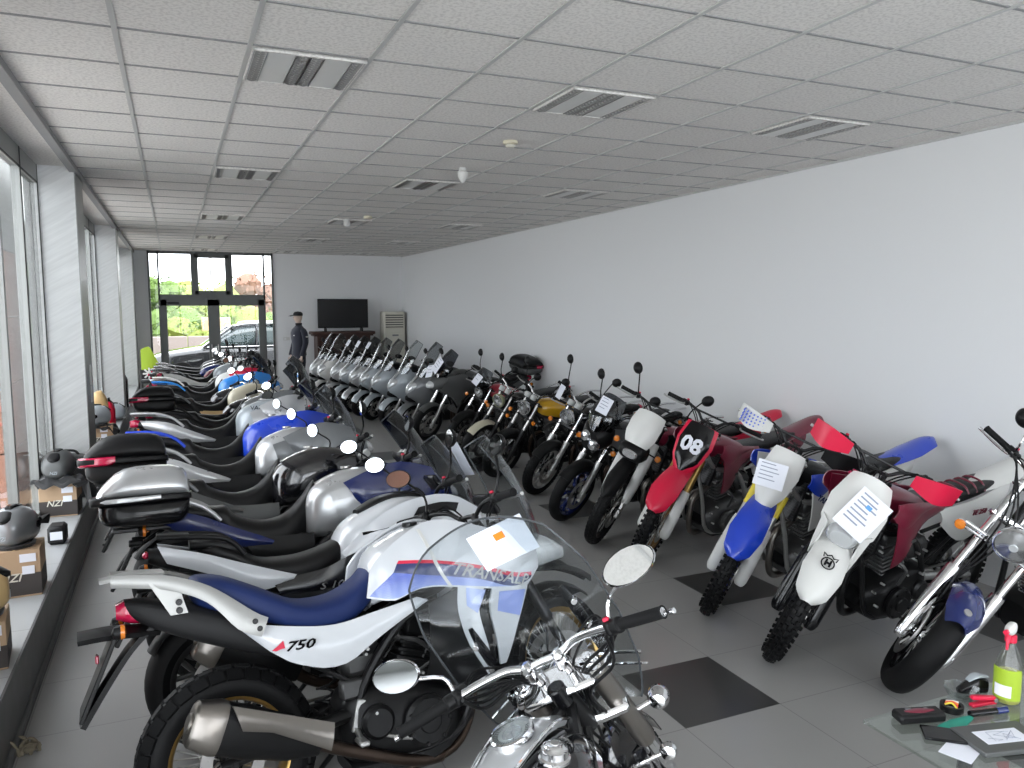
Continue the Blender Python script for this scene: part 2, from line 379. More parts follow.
        g = G(); q = V((.3,.13,.3)); g.tube([V((.52,.12,.27)), V((.4,.2,.12)), V((.35,.28,.0))], [.014,.012,.01], 8); g.box((.35,.285,.012), (.06,.04,.012), b=.004)
        if K['stand']: P('side_stand', g, 'dark metal')
        for sg in (-1,1):
            g = G().tube([V((.48,sg*.13,.34)), V((.46,sg*.24,.33))], .012, 8); g.box((.46,sg*.26,.33), (.04,.09,.02), b=.006); g.tube([V((.5,sg*.15,.33)), V((.66,sg*.17,.27)), V((.69,sg*.2,.27))], .007, 6); g.box((.5,sg*.135,.39), (.06,.012,.13), rotax((0,1,0), .3), .004)
            P('footpeg', g, 'alloy', suf=str(sg))
        s.bars(); s.engine()
    def bars(s):
        K = s.k; P = s.P; b = s.bc; bw = K['bw']; pu = K['pull']; br = K['brise']; bt = K.get('bt', .011)
        g = G(); pl = [(0,.0,0),(0,.06,0),(-.01,.12,br*.7),(-pu*.3,.2,br),(-pu*.6,bw-.14,br*.97),(-pu*.8,bw-.07,br*.945),(-pu,bw,br*.92)]
        g.tube([b+V((x,-y,z)) for x, y, z in pl[::-1]]+[b+V((x,y,z)) for x, y, z in pl[1:]], bt, 10, 4)
        for sg in (-1,1): g.box(b+V((0,sg*.05,-.02)), (.035,.03,.06), b=.008); g.tube([b+V((0,sg*.05,-.02)), s.top+V((-.02,sg*.05,0))], .014, 10)
        if K.get('pad'): g.tube([b+V((-.015,-.13,br*.8)), b+V((-.015,.13,br*.8))], .009, 8)
        h = P('handlebar', g, K['bar'], st=True)
        for sg in (-1,1):
            n = 'L' if sg > 0 else 'R'; e = b+V((-pu, sg*bw, br*.92)); i = b+V((-pu*.6, sg*(bw-.14), br*.97)); d = (e-i).normalized()
            P('grip', G().tube([i, i+d*.004, i+d*.008, e-d*.006, e], [.023,.023,.0175,.0175,.0195], 14), K['grip'], h, True, suf=n)
            g = G().tube([i-d*.02, i-d*.02+V((.04,0,-.005)), i+V((.045,0,-.012))+d*.04, e+V((.035,0,-.015)), e+V((.03,0,-.012))+d*.02], [.007,.007,.008,.006,.008], 8, 3); g.disc(e+V((.03,0,-.012))+d*.025, .009, .014, d, 10)
            P('brake_lever' if sg < 0 else 'clutch_lever', g, K.get('lever', 'alloy'), h, True, suf=n)
            g = G().box(i-d*.035, (.04,.035,.05), b=.01); g.disc(i-d*.012, .024, .03, d, 14); g.box(i-d*.05+V((.03,0,.01)), (.035,.04,.03), b=.008)
            for q in range(2): g.tube([i-d*.045+V((.01,0,-.01)), i-d*.1+V((.07,0,.03-.02*q)), b+V((.06,sg*.06,-.04-.03*q)), s.Cf+s.u*(K['L']-.25)+V((.0,sg*.02,0))], .0045, 5, 5)
            P('switchgear', g, 'black plastic', h, True, suf=n)
            if sg < 0: P('stop_switch', G().box(i-d*.035+V((-.01,0,.028)), (.014,.02,.012), b=.003), 'red plastic', h, True)
            if K['mirror']:
                a = i-d*.03+V((.01,0,.02)); my = K['my']; m = a+V((K.get('mx',-.04), sg*my, K['mz'])); md = K['mirror']
                g = G().tube([a, a+V((.02,sg*my*.2,K['mz']*.4)), m+V((.015,-sg*.02,-.03)), m+V((.02,0,0))], [.007,.006,.006,.006], 8, 3)
                st_ = P('mirror_stem', g, K.get('stem', 'black plastic'), h, True, suf=n)
                wy, wz = {'round': (.052,.052), 'oval': (.075,.046), 'big': (.085,.052), 'long': (.04,.075)}[md]
                def mk(prof): return G().lathe(prof, (0,0,0), (1,0,0), 24)
                def pos(q): return m+rotax((0,0,1), sg*K.get('mrot',.36))@rotax((0,1,0), (K['mtilt'][sg > 0] if 'mtilt' in K else 0))@V((q.x, q.y*wy+sg*.02, q.z*wz+q.y*sg*.006))
                P('mirror_head', mk([(.001,.035),(.5,.03),(.9,.012),(1.,-.002),(.97,-.008)]).xf(pos), K['mcol'], st_, True, suf=n)
                P('mirror_glass', mk([(.001,-.0075),(.93,-.0075),(.95,-.005)]).xf(pos), 'mirror', st_, True, suf=n)
    def engine(s):
        K = s.k; P = s.P; z = K['engz']; e = K['eng']; g = G(); x0 = .72+K['gx']
        g.body([(x0-.3,.42+z,.24+z,.10),(x0-.22,.5+z,.18+z,.15),(x0,.49+z,.16+z,.17),(x0+.16,.44+z,.18+z,.16),(x0+.24,.38+z,.22+z,.10)], 3.5, 20, 3)
        for sg in (-1,1):
            g.disc((x0+.05,sg*.185,.32+z), .105, .05, n=28, b=.3); g.disc((x0+.05,sg*.212,.32+z), .05, .02, n=20, b=.3); g.disc((x0-.16,sg*.165,.36+z), .07, .05, n=20, b=.3)
            for i in range(7): t = 2*pi*i/7; g.disc((x0+.05+.09*cos(t),sg*.213,.32+z+.09*sin(t)), .009, .014, n=6)
        en = P('engine', g, K['engm'])
        def cyl(c, d, n, w, h, hh):
            g = G(); d = V(d).normalized(); R = d.to_track_quat('Z', 'Y').to_matrix(); c = V(c)
            for i in range(n): g.box(c+d*(i*h/n), (w, w*hh, h/n*.55), R, .004)
            g.box(c+d*h/2, (w*.8, w*hh*.85, h), R, .01); g.box(c+d*(h+.04), (w*.95, w*hh*.9, .09), R, .015)
            for q in range(8):
                a = 2*pi*q/8; g.disc(c+d*(h+.085)+R@V((w*.4*cos(a), w*.4*hh*sin(a), 0)), .008, .02, d, 6)
            return g
        if e in ('twin', 'four'):
            wd = 1.5 if e == 'twin' else 2.
            P('engine_cylinder', cyl((x0+.08,0,.47+z), (.35,0,1), 5, .19, .17, wd), K['engm'], en)
        elif e == 'single': P('engine_cylinder', cyl((x0+.03,0,.47+z), (.2,0,1), 7, .16, .2, 1.), K.get('cylm', 'engine grey'), en)
        elif e == 'vee':
            for q, a in ((.1,.55), (-.12,-.55)): P('engine_cylinder', cyl((x0+q,0,.44+z), (a,0,1), 9, .16, .24, 1.), K.get('cylm', 'chrome'), en, suf=str(q))
        n = {'twin': 2, 'four': 4, 'single': 1, 'vee': 2}[e]; g = G()
        for i in range(n):
            y = (i-(n-1)/2)*.07; g.tube([V((x0+.2,y,.56+z)), V((x0+.32,y,.5+z)), V((x0+.33,y,.3+z)), V((x0+.2,y*.7-.05,.14+z)), V((x0-.05,-.09,.12+z))], .019 if n > 1 else .024, 10, 5)
        if e != 'vee': P('header_pipe', g, K.get('hdr', 'copper pipe'), en)
        g = G(); rnd = random.Random(3)
        for i in range(14):
            a = V((x0-.2+rnd.random()*.5, (rnd.random()-.5)*.3, .5+z+rnd.random()*.2)); b = a+V((rnd.uniform(-.2,.2), rnd.uniform(-.1,.1), rnd.uniform(-.25,.15)))
            g.tube([a, (a+b)/2+V((rnd.uniform(-.05,.05), rnd.uniform(-.05,.05), .03)), b], rnd.choice((.005,.007,.011)), 6, 3)
        g2 = G()
        for i in range(26): g2.disc((x0-.2+rnd.random()*.5, rnd.choice((-1,1))*(.13+rnd.random()*.05), .30+z+rnd.random()*.4), .0075, .03, n=6)
        P('engine_bolts', g2, 'alloy', en)
        g.box((x0-.18,0,.6+z), (.18,.2,.14), b=.03); g.box((x0-.24,-.1,.5+z), (.1,.06,.08), b=.01)
        P('engine_hoses', g, 'engine grey' if K['engm'] != 'chrome' else 'dark metal', en)
    def radiator(s, x=1.06, z=.6, w=.15, h=.3):
        R = rotax((0,1,0), -.3); g = G().box((x,0,z), (.03,2*w,h), R, .006)
        for i in range(14): g.box(V((x+.014,0,z))+R@V((.002,0,(i-6.5)*h/15)), (.008,2*w*.94,.004), R)
        s.P('radiator', g, 'dark metal')
    def muffler(s, a, b, r=.055, rb=None, m='steel', tip='steel', hz=1.25, cone=True, shield=None, y=-.24, hdr=True):
        a = V((a[0],y,a[1])); b = V((b[0],y+.03,b[1])); d = (b-a).normalized(); R = d.to_track_quat('X', 'Z').to_matrix(); rb = rb or r*.8; L = (b-a).length
        def cs(st, p=2.8, n=22): return G().body(st, p, n, 1).xf(lambda q: a+R@q)
        ex = s.P('exhaust_silencer', cs([(.06,r*hz*.98,-r*hz*.98,r*.95),(L*.4,r*hz,-r*hz,r),(L*.75,r*1.05,-r*1.05,r*.95),(L,rb*.8,-rb*.8,rb*.7)]), m)
        s.P('exhaust_tip', cs([(-.01,r*hz*.72,-r*hz*.72,r*.7),(0,r*hz*.86,-r*hz*.86,r*.84),(.08,r*hz*1.04,-r*hz*1.04,r*1.02),(.1,r*hz*1.02,-r*hz*1.02,r)]).disc(a+d*.02, r*.5, .08, d, 16), tip, ex)
        if hdr: s.P('exhaust_pipe', G().tube([b-d*.02, b+d*.1+V((0,.03,-.02)), V((.7,-.14,.16)), V((.85,-.08,.12))], [.03,.026,.024,.024], 12, 4), s.k.get('hdr', 'copper pipe'), ex)
        if shield:
            g = G().shell([a+R@V((x,-r*1.02,r*hz*.95)) for x in (.1,L*.5,L*1.02)], [a+R@V((x,-r*1.12,zz)) for x, zz in ((.16,r*.2),(L*.55,r*.35),(L*1.05,-r*.1))], .006, .012)
            s.P('heat_shield', g, shield, ex)
    def fender(s, c, R, w, a0, a1, m, name='front_fender', st=True, crown=.03, th=.005):
        c = V(c); pts = [(c.x+R*cos(RD(a)), 0, c.z+R*sin(RD(a))) for a in [a0+(a1-a0)*i/10 for i in range(11)]]
        g = G(); P = []
        for p in pts:
            n = (V(p)-c).normalized(); P.append([V(p)+V((0,u*w,0))-n*(crown*abs(u)**2.5) for u in [-1+2*j/8 for j in range(9)]])
        return s.P(name, g.grid(P, th), m, st=st)
    def both(s, name, A, B, m, th=.006, bulge=.01, par=None, sub=3, st=False, suf='', nv=5):
        for sg in (1,-1):
            f = lambda q: [(p[0], p[1]*sg, p[2]) for p in q]
            o = s.P(name, G().shell(f(A), f(B), th, bulge, sub=sub, side=sg, nv=nv), m, par, st, suf=suf+str(sg))
        return o
    def plate(s, x, z, z2=None, back=-.0):
        g = G(); g.tube([V((x+.28,0,z+.25)), V((x+.08,0,z+.12)), V((x,0,z))], [.03,.025,.012], 8, 3, .5); R = rotax((0,1,0), .45)
        g.box((x+.05,0,z+.05), (.02,.2,.26), R, .004)
        for i in range(5): g.disc((x+.0+.03*i,-.101,z-.02+.045*i), .008, .008, (0,1,0), 8)
        for i in (-1,1): g.disc((x+.12,i*.11,z+.18), .02, .07, (1,0,0), 10)
        return s.P('plate_holder', g, 'black plastic')
    def topbox(s, x0, x1, z0, z1, w, m_lid, m_low, band=None, lens=None, p=3.2):
        zm = z0+(z1-z0)*.46; Lx = x1-x0
        b = s.P('top_case', G().body([(x0+.04,zm,z0+.07,w*.75),(x0+.06,zm,z0+.03,w*.9),(x0+Lx*.3,zm,z0,w*.97),(x0+Lx*.8,zm,z0,w*.95),(x1-.03,zm,z0+.03,w*.85),(x1-.01,zm,z0+.08,w*.78)], p+1, 32, 3), m_low)
        s.P('case_lid', G().body([(x0+.03,zm+.04,zm,w*.78),(x0+.06,zm+(z1-zm)*.5,zm,w*.9),(x0+Lx*.32,z1-.01,zm,w*.97),(x0+Lx*.7,z1,zm,w*.95),(x1-.04,z1-.03,zm,w*.88),(x1-.01,zm+.04,zm,w*.8)], p, 32, 3, taper=.1), m_lid, b)
        s.P('case_band', G().body([(x0,zm+.025,zm-.025,w*.72),(x0+.015,zm+.028,zm-.028,w*.93),(x0+Lx*.3,zm+.026,zm-.026,w*1.02),(x0+Lx*.85,zm+.02,zm-.02,w*.98),(x1,zm+.02,zm-.02,w*.84)], 5, 32, 3), band or 'black plastic', b)
        if lens:
            k = .034 if lens != 'clear lens' else .02
            s.P('reflector_lens', G().body([(x0+.0,zm+k*.8,zm-k*.8,w*.70),(x0+.02,zm+k,zm-k,w*.93),(x0+Lx*.3,zm+k,zm-k,w*1.035),(x0+Lx*(.42 if lens != 'clear lens' else .7),zm+k,zm-k*.6,w*1.035)], 5, 32, 3), lens, b)
        g = G().box(((x0+x1)/2+.02,0,z0-.012), (Lx*.7,w*1.1,.024), b=.006); g.tube([V((x1-.1,.1,z0-.02)), V((x1+.2,.1,z0-.1))], .01, 8); g.tube([V((x1-.1,-.1,z0-.02)), V((x1+.2,-.1,z0-.1))], .01, 8)
        s.P('luggage_rack', g, 'dark metal'); return b
    def rack(s, pts, m, w=.12, slats=True):
        """pts: (x,z) profile of each grab rail from tail to seat"""
        for sg in (-1,1):
            s.P('grab_rail', G().tube([V((x,sg*(w if i else w*.8),z)) for i, (x, z) in enumerate(pts)], .0135, 10, 4, 1.), m, suf=str(sg))
        x, z = pts[0]; x2, z2 = pts[1]; g = G(); g.strip([(x,z+.005),((x+x2)/2,(z+z2)/2+.008),(x2,z2+.003)], [w*.8,w*.95,w], .004, .014)
        if slats: s.P('rear_rack', g, m)
    def edged(s, name, cl, w, m='clear screen', crown=.07, st=False, em='screen edge', r=.004, **k):
        g = G(); o = s.P(name, g.strip(cl, w, crown, .004, 13, 5), m, st=st); n = (len(cl)-1)*5+1; nv = 13; v = g.v[:n*nv]
        e = [v[i*nv] for i in range(n)]+[v[(n-1)*nv+j] for j in range(1, nv)]+[v[i*nv+nv-1] for i in range(n-2, -1, -1)]
        s.P('screen_edge', G().tube(e, r, 6), em, o); return o
    def screen(s, cl, w, m='clear screen', crown=.07, st=False, paper=None):
        return s.P('windscreen', G().strip(cl, w, crown, .004, 13, 4), m, st=st)
    def lamp(s, c, r, ax, m='chrome', name='headlight', st=True, squash=1.):
        c = V(c); ax = V(ax).normalized()
        h = s.P(name, G().lathe([(.001,-r*1.1),(r*.45,-r*1.02),(r*.85,-r*.6),(r*1.02,-.02),(r*1.05,.0),(r*1.02,.012),(r*.94,.012)], c, ax, 32), m, st=st)
        s.P('headlight_lens', G().lathe([(.001,.022),(r*.5,.018),(r*.94,.006)], c, ax, 32), 'reflector', h, st)
        s.P('headlight_bulb', G().disc(c+ax*.023, r*.22, .01, ax, 16), 'clear lens', h, st); return h
    def signals(s, x, y, z, st=True, m='orange lens', body='black plastic', n=2, name='turn_signal', x2=None):
        for sg in (-1,1):
            c = V((x,sg*y,z)); g = G().tube([V((x-.01,sg*.07,z)), c], .007, 8); g.lathe([(.001,-.03),(.022,-.022),(.028,.0)], c, (1,0,0), 16)
            o = s.P(name, g, body, st=st, suf=str(sg)); s.P('signal_lens', G().lathe([(.028,.0),(.025,.014),(.001,.02)], c, (1,0,0), 16), m, o, st, suf=name+str(sg))
# ------------------------------------------------------------------ the machines
def clone(src, label, x, y, hd, lean, group=None, recol=None, drop=(), sc=1.):
    def cp(o, par):
        n = o.copy(); COL.objects.link(n)
        if par: n.parent = par
        if recol and o.type == 'MESH':
            mm = o.material_slots[0].material.name
            if mm in recol: n.material_slots[0].link = 'OBJECT'; n.material_slots[0].material = M[recol[mm]]
        for c in list(o.children):
            if c.name.split('.')[0] not in drop: cp(c, n)
        return n
    r = cp(src, None); r.location = (x, y, 0); r.rotation_euler = (-RD(lean), 0, RD(hd)); r['label'] = label; r.scale = (sc, sc, sc)
    if group: r['group'] = group
    elif 'group' in r: del r['group']
    return r

def adventure(label, x, y, hd, lean, group):
    b = Bike('adventure_motorcycle', label, x, y, hd, lean, group, None, wb=1.56, rake=27, trail=.11, Rf=.345, wf=.1, rf=.267, Rr=.335, wr=.15, rr=.229, steer=18,
             wheel='spoke', tread='block', rim='gold', fork='usd', leg='dark metal', tube='dark metal', L=.80, bw=.43, rise=.08, brise=.05, pull=.09, mirror='oval', mz=.2, my=.1, eng='twin', legm='alloy')
    b.chassis(); P = b.P
    P('seat', G().body([(-.11,1.03,.97,.06),(-.08,1.05,.93,.12),(.02,1.03,.88,.15),(.16,.96,.82,.165),(.3,.885,.77,.165),(.45,.88,.75,.15),(.56,.93,.79,.12),(.63,1.0,.86,.1),(.655,1.01,.93,.07)], 3.2, 28, 4), 'blue vinyl')
    P('tank', G().body([(.6,.98,.8,.1),(.66,1.05,.82,.17),(.8,1.11,.84,.2),(.95,1.13,.86,.2),(1.08,1.1,.9,.15)], 3, 28, 4), 'white paint')
    P('fuel_cap', G().disc((.84,0,1.125), .035, .02, (0,0,1)), 'dark metal')
    W = [(.5,.13),(.58,.165),(.68,.205),(.82,.25),(1.0,.285),(1.2,.27),(1.45,.16)]
    yf = lambda x, z: ramp(W, x)-3.2*max(0, z-.93)**2-.5*max(0, .62-z)**2*3
    top = [(.58,.965),(.63,1.02),(.73,1.08),(.83,1.125),(.93,1.135),(1.02,1.11),(1.12,1.075),(1.25,1.02),(1.38,.95)]; bot = [(.56,.86),(.67,.835),(.75,.865),(.82,.87),(.94,.85),(1.08,.82),(1.2,.78),(1.3,.81),(1.38,.86)]
    red = [(.70,.995),(.80,.985),(.9,.965),(1.03,.93),(1.2,.87),(1.32,.85)]; red2 = [(.69,.983),(.8,.972),(.9,.952),(1.03,.915),(1.2,.852),(1.32,.835)]
    nav = [(.67,.95),(.74,.935),(.85,.912),(1.03,.87),(1.19,.81),(1.31,.825)]; fad = [(.57,.865),(.67,.842),(.76,.87),(.82,.876),(.94,.857),(1.08,.828)]
    for sg in (1,-1):
        c = P('side_cowl', G().patch(top, bot, yf, 0, .012, sg), 'white paint'); P('stripe_decal', G().patch(red, red2, yf, .0075, .002, sg), 'red plastic', c); P('stripe_decal', G().patch(red2, nav, yf, .0072, .002, sg), 'navy paint', c)
        P('fade_decal', G().patch(nav[:5], fad, yf, .007, .002, sg), 'decal fade', c); P('cowl_seam', G().patch([(.81,1.11),(.84,.96),(.89,.86)], [(.825,1.11),(.855,.96),(.905,.86)], yf, .009, .004, sg), 'dirt white', c)
        R = rotax((0,1,0), RD(17))@rotax((1,0,0), RD(90)) if sg < 0 else rotax((0,1,0), RD(17))@rotax((0,0,1), RD(180))@rotax((1,0,0), RD(90))
        letters('name_lettering', 'TRANSALP', .072, 'dirt white', c, (1.09,0,.878), R, .001, .3, fn=lambda q: V((q.x, sg*(yf(q.x, q.z)+.010), q.z)), sx=1.15, bold=.001)
        a = P('lower_cowl_arm', G().patch([(.93,.86),(.92,.75),(.955,.6),(1.04,.46)], [(1.05,.84),(1.01,.75),(1.03,.62),(1.07,.46)], yf, .0, .012, sg), 'white paint'); P('fade_decal', G().patch([(.96,.845),(.955,.77)], [(1.05,.82),(1.0,.73)], yf, .008, .002, sg), 'decal fade', a)
        a = P('lower_cowl_blade', G().patch([(1.09,.83),(1.065,.74),(1.08,.62),(1.1,.49)], [(1.28,.80),(1.23,.71),(1.18,.61),(1.13,.49)], yf, .0, .012, sg), 'white paint'); P('fade_decal', G().patch([(1.12,.8),(1.1,.72)], [(1.26,.785),(1.21,.68)], yf, .008, .002, sg), 'decal light blue', a)
    b.both('radiator_shroud', [(.80,.24,.8),(.93,.25,.84),(1.04,.26,.82)], [(.78,.2,.5),(.95,.22,.42),(1.08,.25,.46)], 'black plastic', .01, .03)
    b.both('side_panel', [(.03,.14,.86),(.18,.165,.82),(.4,.17,.78),(.58,.18,.8),(.76,.22,.83)], [(.06,.15,.83),(.22,.18,.68),(.42,.19,.62),(.58,.2,.7),(.8,.235,.82)], 'white paint', .012, .015)
    letters('number_lettering', '750', .05, 'gloss black', b.root, (.26,-.205,.735), (RD(90),RD(3),0), .002, .3, sx=1.5, bold=.001)
    P('stripe_decal', G().shell([(.155,-.199,.735),(.18,-.2,.75),(.2,-.2,.765)], [(.17,-.199,.73),(.19,-.2,.735),(.205,-.2,.735)], .003), 'red plastic')
    P('tail_cover', G().body([(-.34,1.0,.95,.06),(-.25,.99,.88,.11),(-.05,.93,.78,.14),(.2,.84,.68,.15),(.45,.76,.62,.14),(.6,.78,.6,.12)], 3.5, 24, 3), 'dark plastic')
    g = G()
    for sg in (-1,1):
        A = [(-.38,sg*.10,1.1),(-.2,sg*.135,1.075),(-.05,sg*.165,1.01),(.1,sg*.185,.89),(.15,sg*.19,.86)]; B = [(-.38,sg*.1,1.065),(-.2,sg*.14,1.03),(-.06,sg*.175,.96),(.04,sg*.195,.84),(.12,sg*.195,.80)]
        q = P('grab_rail', G().shell(A, B, .026, .006, sub=4), 'rack grey')
        g2 = G().shell([(-.26,sg*.14,1.06),(-.19,sg*.145,.93)], [(-.16,sg*.14,1.05),(-.13,sg*.15,.93)], .014)
        g2 = P('rail_bracket', g2, 'rack grey', q)
        for x, z in ((-.16,.945),(-.16,.975)): P('bracket_bolt', G().disc((x,sg*.16,z), .012, .02, n=12), 'dark metal', g2)
        for x, z in ((.115,.83),(.10,.86)): P('rail_bolt', G().disc((x,sg*.208,z), .011, .012, n=12), 'dark metal', q)
    P('rear_rack', G().strip([(-.42,1.085),(-.3,1.095),(-.2,1.085)], [.06,.1,.11], .004, .014), 'rack grey')
    P('tail_light', G().body([(-.37,.99,.93,.05),(-.32,1.0,.91,.07),(-.25,.98,.9,.06)], 3, 16, 3), 'red lens')
    g = G().strip([(-.5,.9),(-.38,.9),(-.22,.88)], [.09,.1,.06], .02, .02); g.strip([(-.24,.9),(-.33,.82),(-.42,.7),(-.5,.58)], [.07,.075,.08,.08], .004, .02); g.box((-.44,0,.74), (.016,.24,.3), rotax((0,1,0), .42), .003)
    
    P('plate_holder', g, 'black plastic'); P('plate_reflector', G().box((-.44,-.0,.80), (.012,.06,.03), b=.004), 'red lens'); b.signals(-.36,.13,.9, st=False, n=2)
    b.muffler((-.15,.55), (.3,.36), .075, .06, 'black plastic', 'titanium', 1.25, shield='titanium', y=-.25)
    b.edged('windscreen', [(1.5,.98),(1.45,1.15),(1.38,1.32),(1.27,1.5)], [.13,.16,.14,.09], 'clear screen', .09)
    P('headlight', G().body([(1.35,1.04,.82,.13),(1.5,.99,.84,.12),(1.6,.93,.85,.07)], 2.6, 24, 4), 'clear lens')
    P('beak', G().strip([(1.4,.86),(1.55,.84),(1.7,.79),(1.78,.74)], [.1,.09,.06,.03], .03, .008), 'black plastic')
    P('front_fairing', G().body([(1.12,1.05,.86,.18),(1.26,1.04,.86,.19),(1.4,.98,.84,.15)], 3, 24, 3), 'black plastic')
    d = P('instrument_panel', G().box((1.24,0,1.17), (.03,.17,.11), rotax((0,1,0), -.5), .01), 'black plastic'); P('display', G().box((1.222,0,1.178), (.006,.14,.08), rotax((0,1,0), -.5), .002), 'screen black', d)
    b.fender(b.Cf, .40, .06, 175, 50, 'black plastic'); b.radiator(1.0,.62,.16,.3)
    P('belly_plate', G().body([(.45,.2,.15,.12),(.8,.2,.12,.13),(1.02,.34,.24,.1)], 4, 20, 3), 'dark plastic')
    return b

def sport_tourer(label, x, y, hd, lean, group):
    b = Bike('sport_touring_motorcycle', label, x, y, hd, lean, group, None, wb=1.52, rake=25.5, Rf=.3, Rr=.325, wr=.19, steer=18, fork='usd', leg='dark metal', tube='gold', L=.76, bw=.41, rise=.09, brise=.05, mirror='oval', mz=.19, my=.12, eng='four', rim='engine grey')
    b.chassis(); P = b.P
    P('seat', G().body([(-.06,.96,.92,.06),(0,.97,.88,.13),(.1,.93,.84,.15),(.22,.86,.76,.16),(.4,.85,.71,.16),(.54,.88,.73,.14),(.62,.91,.8,.11),(.65,.9,.84,.08)], 3, 28, 4), 'vinyl')
    P('pillion_pad', G().body([(-.1,.985,.94,.08),(.0,.99,.93,.12),(.1,.955,.9,.13)], 3, 24, 3), 'vinyl')
    P('tank', G().body([(.58,.88,.76,.09),(.64,.97,.76,.15),(.76,1.04,.78,.19),(.9,1.09,.82,.2),(1.06,1.08,.86,.16),(1.16,1.04,.9,.12)], 2.8, 28, 4), 'white paint')
    b.both('fairing_vent', [(.98,.283,1.03),(1.1,.286,1.045),(1.2,.28,1.03)], [(.95,.285,.99),(1.08,.292,1.0),(1.18,.286,.99)], 'black plastic', .006, .0); b.both('fairing_line', [(.7,.205,.93),(.9,.262,.955),(1.1,.285,.945),(1.3,.25,.92)], [(.7,.207,.922),(.9,.264,.945),(1.1,.287,.935),(1.3,.252,.91)], 'gloss black', .008, .01)
    P('tank_cover', G().body([(.72,1.04,1.0,.06),(.84,1.095,1.05,.09),(1.0,1.11,1.06,.09),(1.12,1.07,1.02,.07)], 2.8, 20, 4), 'black plastic')
    b.both('side_fairing', [(.6,.16,.84),(.78,.22,1.0),(.95,.25,1.07),(1.15,.27,1.08),(1.32,.24,.99)], [(.62,.17,.8),(.8,.23,.84),(.98,.26,.85),(1.18,.27,.8),(1.36,.2,.84)], 'white paint', .012, .02)
    b.both('side_panel', [(.25,.16,.76),(.5,.18,.78),(.66,.21,.84),(.95,.24,.86)], [(.34,.16,.6),(.56,.18,.55),(.75,.2,.52),(1.0,.22,.6)], 'gloss black', .01, .015)
    letters('name_lettering', 'S 1000', .045, 'steel', b.root, (.56,-.213,.70), (RD(90),0,0), .002, .3, sx=1.5); letters('name_lettering', 'XR', .055, 'red plastic', b.root, (.70,-.222,.70), (RD(90),0,0), .002, .3, sx=1.5)
    b.both('lower_fairing', [(1.0,.25,.8),(1.16,.26,.78),(1.3,.2,.8)], [(.9,.17,.3),(1.04,.18,.34),(1.15,.2,.5)], 'white paint', .01, .02)
    b.both('tail_panel', [(-.24,.1,.98),(-.06,.14,.93),(.12,.155,.86),(.37,.165,.765)], [(-.2,.1,.9),(.0,.14,.82),(.18,.16,.72),(.35,.165,.755)], 'white paint', .012, .012)
    P('tail_cover', G().body([(-.28,.97,.9,.06),(-.15,.95,.84,.1),(.1,.88,.74,.13),(.4,.78,.64,.14)], 3.5, 24, 3), 'black plastic'); P('tail_light', G().box((-.29,0,.94), (.03,.09,.03), b=.01), 'red lens')
    b.rack([(-.24,1.02),(-.1,1.01),(.06,.98),(.14,.9)], 'black plastic', .14)
    b.edged('windscreen', [(1.42,.96),(1.36,1.14),(1.27,1.30),(1.2,1.4)], [.12,.15,.13,.08], 'grey screen', .08)
    P('headlight', G().body([(1.24,1.0,.82,.15),(1.4,.96,.84,.13),(1.5,.9,.85,.06)], 2.6, 24, 4), 'clear lens')
    P('front_fairing', G().body([(1.1,1.06,.86,.16),(1.25,1.07,.85,.17),(1.38,1.0,.84,.13)], 3, 24, 3), 'black plastic')
    P('instrument_panel', G().box((1.17,0,1.14), (.03,.17,.1), rotax((0,1,0), -.6), .01), 'screen black'); b.muffler((-.08,.56), (.34,.32), .075, .055, 'black plastic', 'titanium', 1.4, y=-.24)
    b.fender(b.Cf, .335, .065, 160, 50, 'white paint'); b.fender((0,0,.325), .35, .09, 150, 60, 'black plastic', 'rear_fender', False); b.plate(-.42,.62); b.signals(-.3,.13,.86, st=False); b.radiator(1.02,.55,.17,.32)
    return b

